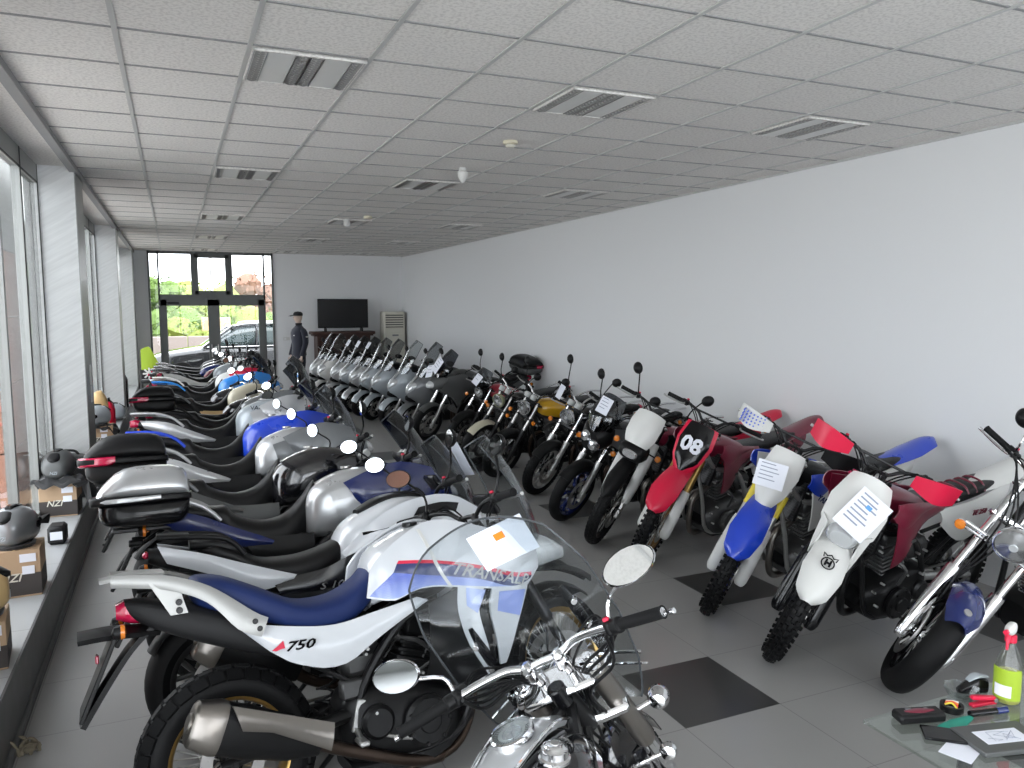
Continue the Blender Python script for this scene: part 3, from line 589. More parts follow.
def tourer(label, x, y, hd, lean, group, tank='silver paint', tail='navy paint', fair='navy paint', rack='silver paint', seat='vinyl', steer=20, name='touring_motorcycle', z=0, box=None, scr='smoke screen', mir='oval', low='black plastic', scrh=0., rackon=True, half=True, tp=None):
    b = Bike(name, label, x, y, hd, lean, group, None, wb=1.5, rake=25, Rf=.31, Rr=.32, wr=.18, steer=steer, L=.74, bw=.4, rise=.09, brise=.06, mirror=mir, mz=.17, my=.12, eng='twin', rim='engine grey', mcol='black plastic')
    b.chassis(); P = b.P
    P('seat', G().body([(-.22,.98+z,.93+z,.09),(-.12,.99+z,.9+z,.13),(.05,.96+z,.87+z,.15),(.13,.955+z,.78+z,.165),(.18,.90+z,.70+z,.17),(.32,.85+z,.65+z,.165),(.46,.875+z,.66+z,.145),(.56,.965+z,.72+z,.11),(.615,1.04+z,.82+z,.075),(.635,1.06+z,.95+z,.05)], 3, 28, 4), seat)
    P('tank', G().body([(.57,.95+z,.74+z,.11),(.62,1.02+z,.72+z,.17),(.72,1.075+z,.72+z,.205),(.87,1.115+z,.75+z,.22),(1.03,1.1+z,.8+z,.19),(1.15,1.05+z,.84+z,.12)], 3.1, 28, 4), tank)
    if tp: b.both('tank_panel', [(.70,.208,.98+z),(.86,.222,1.02+z),(1.04,.205,1.02+z)], [(.74,.212,.84+z),(.88,.226,.80+z),(1.06,.2,.84+z)], tp, .008, .012)
    P('fuel_cap', G().disc((.84,0,1.12+z), .035, .014, (0,0,1)), 'steel')
    P('tail_cover', G().body([(-.34,.97+z,.92+z,.06),(-.22,.96+z,.86+z,.1),(.0,.9+z,.76+z,.14),(.25,.84+z,.68+z,.15),(.5,.78+z,.64+z,.13)], 3.2, 24, 3), 'black plastic')
    b.both('side_panel', [(.2,.16,.78+z),(.4,.17,.76+z),(.6,.18,.76+z)], [(.3,.15,.6+z),(.45,.16,.56+z),(.6,.17,.58+z)], low, .01, .02)
    b.both('tail_panel', [(-.28,.1,.96+z),(-.05,.15,.93+z),(.15,.17,.84+z),(.38,.17,.735+z)], [(-.24,.1,.89+z),(0,.15,.8+z),(.18,.17,.73+z),(.36,.17,.72+z)], tail, .012, .02)
    P('tail_light', G().body([(-.37,.97+z,.91+z,.04),(-.33,.98+z,.9+z,.08),(-.26,.97+z,.9+z,.07)], 3, 16, 3), 'red lens')
    if rackon: b.rack([(-.36,1.03+z),(-.15,1.02+z),(.0,.97+z),(.1,.88+z)], rack, .15)
    if half:
        b.both('side_fairing', [(.78,.22,1.03+z),(.95,.25,1.1+z),(1.12,.27,1.13+z),(1.32,.23,1.08+z)], [(.86,.22,.92+z),(.98,.25,.78+z),(1.14,.26,.72+z),(1.4,.17,.86+z)], fair, .012, .03)
        P('front_fairing', G().body([(1.12,1.1+z,.86+z,.18),(1.3,1.1+z,.84+z,.19),(1.45,1.0+z,.84+z,.12),(1.52,.92+z,.86+z,.06)], 2.6, 24, 4), fair)
        P('headlight', G().body([(1.4,1.0+z,.86+z,.12),(1.5,.96+z,.86+z,.09),(1.54,.92+z,.87+z,.05)], 2.6, 20, 3), 'clear lens')
        b.edged('windscreen', [(1.42,1.04+z),(1.36,1.2+z),(1.26,1.36+z+scrh),(1.17,1.46+z+scrh)], [.14,.18,.16,.1], scr, .1)
        P('instrument_panel', G().box((1.2,0,1.14+z), (.04,.22,.12), rotax((0,1,0), -.7), .02), 'black plastic')
        for q in (-.06,.03): P('gauge', G().disc((1.19,q,1.175+z), .035, .02, (-.7,0,.7)), 'gauge')
    else:
        b.lamp(b.top-b.u*.1+b.fwd*.1, .085, (1,0,-.1)); P('gauge', G().disc(b.top+b.fwd*.07+V((0,0,.03)), .045, .05, (-.5,0,.85)), 'gauge', st=True)
    b.muffler((-.1,.5), (.36,.34), .055, .045, 'steel', 'dark metal', 1.1, y=-.23)
    b.fender(b.Cf, .335, .065, 160, 50, fair if half else 'black plastic'); b.fender((0,0,.32), .345, .09, 150, 60, 'black plastic', 'rear_fender', False); b.plate(-.46,.62+z); b.signals(-.3,.15,.86+z, st=False); b.radiator(1.02,.58,.16,.28)
    if box: b.topbox(*box)
    return b

def dirt(label, x, y, hd, lean, group, c, num=None, head='plate', hand=None, road=False, pieces='racer', steer=25, text=None, name='motocross_motorcycle', mirrors=None, signals=False):
    b = Bike(name, label, x, y, hd, lean, group, None, wb=1.48, rake=27, trail=.11, Rf=.345 if not road else .34, wf=.09 if not road else .1, rf=.267, Rr=.33, wr=.12, rr=.229, steer=steer,
             wheel='spoke', tread='knob' if not road else 'dual', rim=c.get('rim','dark metal'), fork='usd', leg='steel', tube=c['tube'], clamp=c.get('clamp','alloy'), L=.86, fy=.095, bw=.41, rise=.07, brise=.075, pull=.05,
             mirror=mirrors, mz=.2, my=.08, eng='single', engm=c.get('engm','engine grey'), sw=c.get('sw','alloy'), frame=c.get('frame','alloy'), spring=c.get('spring','alloy'), grip=c.get('grip','grip rubber'), bar=c.get('bar','dark metal'), pad=True, hdr=c.get('hdr','titanium'), subframe=True, cylm=c.get('cylm','engine grey'), hub=c.get('hub','dark metal'))
    b.chassis(); P = b.P
    P('seat', G().body([(-.2,.99,.93,.05),(-.1,.985,.92,.08),(.1,.965,.88,.09),(.35,.945,.85,.085),(.6,.95,.86,.075),(.8,1.0,.92,.06),(.9,1.01,.98,.03)], 3.2, 24, 4), 'vinyl')
    if c.get('ribs'):
        for i in range(6): P('seat_rib', G().tube([V((.0+.085*i,-.088,.93+.0*i)), V((.0+.085*i,-.05,.982-.006*i)), V((.0+.085*i,.05,.982-.006*i)), V((.0+.085*i,.088,.93))], .007, 6, 3), 'dark red')
    P('tank', G().body([(.5,.9,.75,.07),(.65,.97,.76,.11),(.82,1.03,.8,.12),(.96,1.03,.86,.09),(1.02,1.0,.9,.06)], 2.8, 24, 4), c['tank'])
    P('fuel_cap', G().disc((.88,0,1.04), .03, .03, (0,0,1), 16), 'black plastic')
    b.both('radiator_shroud', [(.45,.11,.93),(.7,.15,.97),(.9,.2,1.01),(1.08,.235,1.04)], [(.47,.11,.86),(.7,.16,.82),(.86,.21,.66),(.99,.225,.62)], c['shroud'], .008, .02)
    b.both('shroud_wing', [(.56,.14,.95),(.78,.195,1.0),(1.0,.245,1.045),(1.1,.25,1.05)], [(.56,.14,.93),(.78,.2,.93),(.98,.25,.88),(1.12,.25,.97)], c['wing'], .006, .014)
    if text:
        for sg in (-1,1): letters('name_lettering', text, .06, c.get('tcol','dirt white'), b.root, (.9,sg*.262,.83), (RD(90),RD(28),0) if sg < 0 else (RD(90),RD(28),RD(180)), .002, .2)
    b.both('side_panel', [(-.28,.07,.97),(-.05,.11,.94),(.2,.125,.90),(.5,.12,.88)], [(-.2,.09,.84),(.05,.13,.68),(.25,.14,.64),(.46,.13,.78)], c['side'], .008, .02)
    P('rear_fender', G().strip([(.1,.96),(-.1,.99),(-.3,1.03),(-.5,1.08),(-.58,1.08)], [.07,.1,.11,.09,.04], .045, .006), c['rear'])
    f = P('front_fender', G().strip([(1.16,.87),(1.32,.86),(1.5,.83),(1.66,.76),(1.77,.67),(1.81,.62)], [.06,.085,.1,.11,.085,.03] if not road else [.05,.065,.07,.07,.055,.02], .045, .006, 11), c['ff'], st=True)
    if c.get('crest'):
        R = Matrix(((0,-.87,.5),(1,0,0),(0,.5,.87))); o0 = V((1.64,0,.795)); X = R.col[0]; Y = R.col[1]
        P('crest_ring', G().tube([o0+X*.034*cos(q*pi/12)+Y*.034*sin(q*pi/12) for q in range(25)], .004, 6), 'gloss black', f, True)
        letters('crest_letter', 'H', .05, 'gloss black', f, o0, R, .004, 0, b.S, .003); P('crest_crown', G().tube([o0+X*x_+Y*y_ for x_, y_ in ((-.035,.03),(-.04,.052),(-.018,.042),(0,.056),(.018,.042),(.04,.052),(.035,.03))], .004, 6), 'gloss black', f, True)
        P('fender_patch', G().strip([(1.24,.876),(1.36,.868),(1.46,.85)], [.045,.05,.03], .012, .01), 'black plastic', f, True)
        for sg in (-1,1): letters('name_lettering', 'TE 250', .05, 'dark red', b.root, (.12,sg*.155,.83), (RD(90),0,RD(180)) if sg > 0 else (RD(90),0,0), .003, .3)
    if head == 'plate':
        cl = [(1.42,.84),(1.37,.94),(1.30,1.07),(1.22,1.2)]; P('number_plate', G().strip(cl, [.05,.12,.15,.13] if num else [.04,.1,.125,.1], .04, .006, 11), c['np'], st=True)
        if num:
            def pl(off): return [(x+off, z+off*.4) for x, z in cl]
            P('number_board', G().strip(pl(.008)[:4], [.02,.10,.125,.10], .03, .003, 11), 'gloss black', st=True)
            R = Matrix(((0,-.5,.86),(1,0,0),(0,.86,.5))); letters('race_number', num, .17, 'paper', b.root, (1.352,0,1.05), R, .006, 0, b.S, .006)
    elif head == 'lamp':
        cl = [(1.46,.84),(1.44,.94),(1.36,1.07),(1.24,1.2)]; P('headlight_mask', G().strip(cl, [.09,.15,.16,.11], .06, .008, 13), c['np'], st=True)
        P('headlight', G().body([(1.36,.95,.80,.09),(1.46,.95,.82,.085),(1.50,.93,.85,.06)], 2.4, 24, 3), 'clear lens', st=True)
        for sg in (-1,1): P('mask_horn', G().shell([(1.44,sg*.1,.92),(1.48,sg*.1,.82)], [(1.4,sg*.14,.94),(1.45,sg*.125,.8),(1.5,sg*.11,.72)], .01, .0, sub=2), c['np'], st=True)
    elif head == 'enduro':
        P('headlight_mask', G().strip([(1.45,1.0),(1.41,1.08),(1.35,1.18),(1.27,1.26)], [.10,.135,.14,.125], .05, .008, 13), c['np'], st=True)
        hl = P('headlight', G().body([(1.34,1.0,.82,.125),(1.45,.99,.84,.115),(1.49,.96,.87,.08)], 3, 24, 3), 'black plastic', st=True); P('headlight_lens', G().body([(1.47,.965,.88,.08),(1.51,.95,.89,.06)], 2.6, 20, 2), 'reflector', hl, True)
        for sg in (-1,1): P('fork_guard', G().tube([b.Cf+V((.02,sg*.105,0))+b.u*t for t in (.12,.3,.5,.7)], [.032,.046,.048,.04], 14, 3), 'dirt white', st=True)
    if pieces == 'racer':
        for sg in (-1,1):
            w = V((.03,sg*.1,0)); P('fork_guard', G().tube([b.Cf+w+b.u*t for t in (-.06,-.02,.12,.3,.36)], [.022,.042,.044,.038,.03], 14, 3, .8), c['guard'], st=True)
        if c.get('stick'):
            for sg in (-1,1): P('fork_sticker', G().tube([b.Cf+V((0,sg*.095,0))+b.u*t for t in (.44,.52,.6)], .0295, 14), c['stick'], st=True)
    if hand:
        for i, sg in enumerate((1,-1)):
            m = hand[i]; e = b.bc+V((.07,sg*.42,.075)); A = [e+V((-.04,0,.06)), e+V((.03,-sg*.1,.075)), e+V((.02,-sg*.24,.04))]; B = [e+V((-.05,0,-.05)), e+V((.04,-sg*.1,-.06)), e+V((.02,-sg*.24,-.03))]
            hg = P('handguard', G().shell([tuple(p) for p in A], [tuple(p) for p in B], .006, .0, sub=4), m, st=True)
            if c.get('dots') and sg < 0:
                g = G()
                for a in range(7):
                    for q in range(4): g.disc(e+V((.008+.0*a+.012*sin(a/2),-sg*(.03+.025*a),.045-.025*q)), .006, .05, (1,0,0), 8)
                P('dot_pattern', g, 'decal violet blue', hg, True)
    b.radiator(.98,.78,.12,.28)
    # silencer high on the right, header sweeping round the engine
    P('exhaust_silencer', G().tube([V((-.32,-.15,.88)), V((-.3,-.15,.875)), V((0,-.16,.8)), V((.1,-.155,.77)), V((.14,-.15,.76))], [.03,.046,.05,.045,.025], 18), c.get('muf','titanium'))
    P('exhaust_pipe', G().tube([V((.12,-.15,.76)), V((.4,-.16,.66)), V((.6,-.17,.5)), V((.9,-.14,.46)), V((1.02,-.06,.42)), V((.98,0,.52)), V((.85,0,.6))], .02, 12, 5), c.get('hdr','titanium'))
    P('skid_plate', G().body([(.45,.2,.15,.08),(.8,.2,.13,.09),(.98,.36,.28,.07)], 4, 16, 3), c.get('skid','black plastic'))
    if signals: b.signals(1.3,.2,.9); b.signals(-.3,.12,.92, st=False)
    g = G()
    for i in range(4): g.tube([b.bc+V((.03,.02*i-.03,.04)), b.bc+V((.17,.05-.03*i,.03)), b.bc+V((.19,.03-.02*i,-.16)), b.Cf+b.u*(.5)+V((.0,.08,0))], .0045, 6, 5)
    P('control_cables', g, 'black plastic', st=True)
    return b

def naked(label, x, y, hd, lean, group, tank='yellow paint', steer=27, mir='round', lampm='chrome', rim='alloy', wheel='spoke', fend='black plastic', tread='road', screen=None, name='naked_motorcycle', lampc=None, leg='alloy', tube='chrome', box=None, seatm='vinyl', tail='black plastic', engm='engine black', mz=.22):
    b = Bike(name, label, x, y, hd, lean, group, None, wb=1.42, rake=27, Rf=.32, wf=.11, rf=.235, Rr=.315, wr=.13, steer=steer, wheel=wheel, tread=tread, rim=rim, L=.74, bw=.39, rise=.08, brise=.07, pull=.09, mirror=mir, mz=mz, my=.08, eng='single', bar='chrome', leg=leg, tube=tube, engm=engm, cylm='engine grey')
    b.chassis(); P = b.P
    P('seat', G().body([(-.3,.86,.8,.08),(-.2,.88,.79,.12),(.05,.86,.77,.13),(.25,.82,.74,.13),(.45,.8,.72,.11),(.55,.83,.74,.09)], 3, 24, 4), seatm)
    P('tank', G().body([(.5,.84,.74,.08),(.58,.92,.72,.13),(.75,.98,.73,.155),(.92,.98,.76,.14),(1.02,.93,.8,.09)], 2.4, 28, 4), tank); P('fuel_cap', G().disc((.8,0,.985), .035, .02, (0,0,1)), 'chrome')
    b.both('side_panel', [(.15,.12,.74),(.35,.135,.72),(.5,.13,.7)], [(.2,.12,.6),(.35,.135,.55),(.48,.13,.56)], tail, .01, .02)
    P('tail_cover', G().body([(-.42,.84,.78,.05),(-.3,.84,.76,.09),(-.05,.79,.71,.1),(.2,.74,.66,.1)], 3, 20, 3), tail); P('tail_light', G().box((-.44,0,.82), (.04,.1,.05), b=.015), 'red lens')
    b.rack([(-.4,.92),(-.25,.92),(-.1,.88),(.0,.82)], 'chrome', .12, False)
    c = b.top-b.u*.12+b.fwd*.1
    if screen != 'full':
        b.lamp(c, .088, (1,0,-.12), lampm)
        for sg in (-1,1): P('gauge', G().disc(b.top+b.fwd*.06+V((0,sg*.05,.05)), .038, .06, (-.4,0,.9)), 'gauge', st=True)
    if screen == 'fly': b.edged('windscreen', [tuple((c+V((.08,0,.08)))), tuple((c+V((.06,0,.2)))), tuple((c+V((-.04,0,.36))))], [.1,.15,.1], 'smoke screen', .07, st=True)
    if screen == 'full':
        P('front_cowl', G().body([(c.x-.12,c.z+.16,c.z-.08,.15),(c.x+.03,c.z+.15,c.z-.12,.16),(c.x+.14,c.z+.05,c.z-.14,.09)], 2.6, 24, 4), tail, st=True)
        b.edged('windscreen', [(c.x+.13,c.z+.05),(c.x+.07,c.z+.22),(c.x-.07,c.z+.4)], [.12,.17,.12], 'smoke screen', .08, st=True)
        for sg in (-1,1): P('headlight', G().lathe([(.001,.03),(.04,.022),(.058,-.005),(.06,-.03),(.05,-.1)], (c.x+.15,sg*.05,c.z-.01-.05*(sg > 0)), (1,0,.1), 24), 'reflector', st=True)
        b.both('side_fairing', [(.68,.17,.9),(.9,.22,.96),(1.18,.2,1.0)], [(.78,.17,.76),(.95,.22,.72),(1.15,.19,.84)], 'grey paint', .01, .02)
    b.signals(1.22,.2,.8); b.signals(-.32,.13,.76, st=False); b.muffler((-.25,.36), (.3,.3), .05, .04, 'chrome' if leg == 'alloy' else 'black plastic', 'dark metal', 1., y=-.2)
    b.fender(b.Cf, .345, .06, 170, 45, fend); b.fender((0,0,.315), .35, .08, 160, 60, 'black plastic', 'rear_fender', False); b.plate(-.5,.52)
    if box: b.topbox(*box)
    return b

def scooter(label, x, y, hd, lean, group, body='pale grey paint', steer=22, scr='grey screen', tall=0., box=None):
    b = Bike('scooter', label, x, y, hd, lean, group, None, wb=1.42, rake=26, Rf=.25, wf=.12, rf=.18, Rr=.24, wr=.14, rr=.17, steer=steer, L=.66, fy=.085, bw=.35, rise=.22, brise=.05, pull=.06, mirror='oval', mz=.16, my=.1, eng='twin', engz=-.04, far=True, subframe=False, mcol='black plastic')
    K = b.k; b.wheel('rear_wheel', (0,0,.24), .24, .14, .17, False, 'cast', 'road', 'dark metal', 'r'); b.wheel('front_wheel', b.Cf, .25, .12, .18, True, 'cast', 'road', 'dark metal', 'f'); P = b.P
    for sg in (-1,1): lg = P('fork_leg', G().tube([b.Cf+V((0,sg*.085,0))-b.u*.03, b.Cf+V((0,sg*.085,0))+b.u*.4], [.028,.025], 12), 'alloy', st=True)
    b.bars(); P('engine', G().body([(-.1,.36,.2,.06),(.1,.38,.16,.12),(.4,.36,.14,.13),(.55,.3,.16,.08)], 3.5, 20, 3), 'engine black')
    P('front_apron', G().body([(1.0,.98,.34,.16),(1.1,1.03,.36,.235),(1.22,1.0,.44,.22),(1.36,.86,.54,.15),(1.46,.72,.6,.07)], 2.6, 28, 4), body)
    P('leg_shield', G().body([(.86,.8,.3,.12),(.95,.92,.28,.2),(1.06,.96,.3,.22)], 3, 24, 3), 'black plastic')
    P('headlight', G().body([(1.28,.88,.74,.15),(1.4,.84,.7,.12),(1.475,.74,.66,.06)], 2.5, 20, 3), 'clear lens')
    P('front_grille', G().body([(1.3,.66,.5,.09),(1.43,.64,.52,.06),(1.485,.61,.55,.03)], 3, 16, 3), 'black plastic'); P('nose_strip', G().strip([(1.24,1.01),(1.36,.9),(1.46,.78)], [.03,.035,.02], .01, .012), 'silver paint')
    P('floorboard', G().body([(.2,.36,.2,.12),(.5,.4,.18,.17),(.85,.4,.18,.18),(1.05,.5,.24,.15)], 3.5, 20, 3), 'black plastic')
    P('tail_body', G().body([(-.36,.76,.66,.06),(-.2,.78,.56,.13),(.1,.74,.42,.16),(.4,.7,.34,.16),(.62,.6,.3,.12)], 2.8, 24, 4), body)
    P('seat', G().body([(-.24,.84,.76,.1),(-.1,.86,.76,.14),(.12,.84,.74,.15),(.2,.79,.72,.16),(.4,.77,.7,.15),(.58,.76,.68,.1)], 3, 24, 4), 'vinyl')
    b.edged('windscreen', [(1.3,.96),(1.22,1.12),(1.1,1.3+tall*.6),(.98,1.42+tall)], [.15,.19,.19,.12], scr, .09)
    P('handlebar_cover', G().body([(.9,1.04,.98,.06),(1.0,1.08,.96,.16),(1.1,1.06,.94,.14)], 2.6, 20, 3), 'black plastic')
    P('tail_light', G().body([(-.4,.74,.68,.04),(-.36,.76,.66,.09),(-.28,.76,.66,.08)], 3, 16, 3), 'red lens'); b.fender(b.Cf, .275, .07, 170, 20, body); b.muffler((-.25,.36), (.2,.28), .055, .045, 'dark metal', 'steel', 1.1, y=-.19, hdr=False)
    P('side_stand', G().tube([V((.3,.12,.22)), V((.32,.22,.0))], .011, 8), 'dark metal'); b.plate(-.42,.44)
    if box: b.topbox(*box)
    return b
def cruiser_base(name, label, x, y, hd, lean, **k):
    kw = dict(wb=1.64, rake=33, trail=.13, Rf=.32, wf=.13, rf=.22, Rr=.32, wr=.17, rr=.2, steer=27.8, wheel='spoke', tread='dual', rim='chrome', leg='chrome', tube='chrome', clamp='chrome',
              L=.80, fy=.115, bw=.475, rise=.09, brise=.03, pull=.2, bar='chrome', bt=.0135, lever='chrome', mirror='big', mz=.12, my=.11, mcol='chrome', stem='chrome', eng='vee', engm='engine black', cylm='chrome', sw='chrome', hub='chrome')
    kw.update(k); b = Bike(name, label, x, y, hd, lean, None, None, **kw); b.chassis(); return b
def cruiser_near():
    b = cruiser_base('cruiser_motorcycle', 'black cruiser with chrome handlebars and a large clear windshield, nearest the camera', .31, 1.11, 37.7, 17.8, steer=22, bw=.43, mtilt=(.45,0), mrot=-.15); P = b.P; u = b.u; fw = b.fwd
    t = P('tank', G().body([(.5,.80,.66,.07),(.58,.86,.62,.14),(.72,.905,.60,.185),(.88,.925,.62,.195),(1.0,.905,.66,.16),(1.1,.86,.72,.09),(1.13,.82,.76,.04)], 2.3, 40, 5), 'black paint')
    P('tank_console', G().strip([(.46,.805),(.6,.885),(.74,.925),(.88,.945),(.98,.935),(1.08,.9)], [.022,.04,.062,.075,.07,.045], .012, .018, 11, 5), 'silver paint', t)
    for sg in (-1,1): P('tank_trim', G().tube([V((.46,sg*.02,.815)), V((.6,sg*.05,.885)), V((.74,sg*.07,.925)), V((.88,sg*.083,.945)), V((.99,sg*.078,.935)), V((1.09,sg*.05,.895))], .006, 8, 4), 'chrome', t)
    for sg in (-1,1): P('tank_badge_line', G().shell([(1.12,sg*.04,.84),(1.06,sg*.12,.83),(.94,sg*.175,.80)], [(1.12,sg*.03,.825),(1.06,sg*.13,.81),(.95,sg*.185,.775)], .012, 0, sub=3), 'chrome', t)
    c = V((.86,0,.955)); n = V((-.22,0,.97))
    s_ = P('speedometer', G().lathe([(.001,-.015),(.062,-.015),(.066,.004),(.064,.016),(.057,.018),(.055,.01)], c, n, 40), 'chrome')
    P('dial_face', G().disc(c+n*.006, .055, .006, n, 40), 'gauge', s_); P('inner_dial', G().disc(c+n*.0085, .03, .006, n, 32), 'reflector', s_)
    g = G(); X = V((0,1,0)); Y = n.normalized().cross(X)
    for i in range(28):
        a = RD(-40+260*i/27); d = X*cos(a)+Y*sin(a); g.tube([c+n*.0115+d*.041, c+n*.0115+d*(.05 if i % 3 else .052)], .0011, 4)
    g.tube([c+n*.014, c+n*.014+(X*-.6+Y*.8)*.04], .0016, 4); P('dial_marks', g, 'gloss black', s_)
    P('dial_glass', G().disc(c+n*.017, .056, .002, n, 32), 'clear screen', s_)
    cc = V((.83,-.135,.915)); cn = V((0,-.35,.94))
    P('fuel_cap', G().lathe([(.001,.03),(.02,.03),(.026,.026),(.03,.02),(.036,.018),(.038,.0),(.044,-.004),(.044,-.012)], cc, cn, 36), 'chrome', t); P('cap_lock', G().disc(cc+cn*.032, .012, .004, cn, 20), 'steel', t)
    P('tank_button', G().disc((.73,-.145,.885), .012, .008, (0,-.4,.9), 20), 'dirt white', t)
    P('seat', G().body([(-.1,.72,.64,.1),(.05,.72,.62,.15),(.2,.69,.6,.17),(.38,.71,.6,.15),(.52,.76,.64,.1)], 3, 28, 4), 'vinyl')
    b.fender((0,0,.32), .36, .11, 200, 40, 'black paint', 'rear_fender', False); b.fender(b.Cf, .345, .085, 190, 30, 'black paint', crown=.05)
    b.lamp(b.Cf+u*.60+fw*.13, .10, (1,0,-.05)); 
    for sg in (-1,1):
        yv = V((0,sg*.115,0)); P('fork_cover', G().tube([b.Cf+yv+u*t for t in (.36,.38,.74,.765,.775)], [.034,.037,.037,.035,.028], 20), 'titanium', st=True)
        P('fork_cap', G().lathe([(.001,.02),(.012,.02),(.014,.012),(.03,.01),(.033,-.01)], b.Cf+yv+u*.80, u, 24), 'chrome', st=True)
        a = b.bc+V((0,sg*.055,-.0)); P('bar_riser', G().tube([b.top+V((0,sg*.05,-.03)), b.top+V((.0,sg*.052,.03)), a+V((0,0,-.012)), a+V((0,0,.012))], [.024,.018,.021,.02], 16).box(a, (.055,.036,.036), None, .01), 'chrome', st=True)
    P('upper_yoke', G().box(b.Cf+u*.79-fw*.03, (.12,.25,.03), rotax((0,1,0), -RD(33)), .012).disc(b.Cf+u*.81-fw*.06, .024, .02, u, 6), 'chrome', st=True)
    P('ignition_barrel', G().disc(b.Cf+u*.79-fw*.075+V((0,.0,0)), .03, .07, (-.4,0,.9), 24), 'gloss black', st=True)
    # windshield
    cl = [(1.33,.82),(1.27,.95),(1.19,1.12),(1.10,1.31),(1.03,1.46),(1.0,1.54)]
    w = b.edged('windshield', cl, [.2,.26,.285,.28,.23,.11], 'clear screen', .05, True, r=.0035)
    for sg in (-1,1):
        P('screen_bracket', G().tube([V((1.255,sg*.165,.96)), V((1.21,sg*.168,1.06)), V((1.16,sg*.165,1.16)), V((1.125,sg*.16,1.24))], [.010,.018,.018,.008], 10, 3, .5), 'gloss black', w, True)
        for q in ((1.235,.98),(1.19,1.09),(1.145,1.18)): P('bracket_bolt', G().disc((q[0]-.01,sg*.175,q[1]), .010, .016, (-1,0,-.3), 12), 'chrome', w, True)
        P('screen_stay', G().tube([V((1.25,sg*.165,.97)), b.Cf+u*.72+V((.0,sg*.13,0)), b.Cf+u*.6+V((0,sg*.13,0))], .007, 8, 4), 'chrome', w, True)
    g = G(); st_ = [V((1.245,y,1.0-.9*y*y)) for y in (-.27,-.15,0,.15,.27)]
    P('screen_trim', g.tube(st_, .006, 8, 5).tube([q+V((.02,0,-.045)) for q in st_], .005, 8, 5), 'chrome', w, True)
    b.signals(1.27,.2,.62, m='chrome', body='chrome')
    for sg in (-1,1): P('turn_signal', G().tube([b.Cf+u*.5+V((.0,sg*.12,0)), b.Cf+u*.5+V((.03,sg*.2,0))], .01, 10).lathe([(.001,-.045),(.022,-.038),(.036,-.01),(.038,.02),(.03,.035),(.001,.042)], b.Cf+u*.5+V((.03,sg*.225,.0)), (1,0,0), 28), 'chrome', st=True)
    for q in range(4):
        P('control_cable', G().tube([b.bc+V((-.12,-.3+.02*q,.02)), b.bc+V((-.02,-.2,-.03-.02*q)), b.bc+V((.04,-.08,-.1-.02*q)), b.Cf+u*.45+V((-.02,-.03*q,0))], .0055, 8, 6), 'black plastic', st=True)
        P('control_cable', G().tube([b.bc+V((-.12,.3-.02*q,.02)), b.bc+V((.02,.24,.0-.02*q)), b.bc+V((.05,.08,-.06)), b.Cf+u*.4+V((-.02,.03*q,0))], .0055, 8, 6), 'black plastic', st=True)
    for sg in (-1,1): P('exhaust_silencer' if sg < 0 else 'side_cover', G().tube([V((-.5,-.2,.28)), V((-.1,-.21,.28)), V((.4,-.2,.26)), V((.75,-.18,.4))], [.05,.05,.035,.03], 18, 3) if sg < 0 else G().body([(.3,.6,.45,.14),(.5,.6,.42,.15)], 3), 'chrome')
    return b
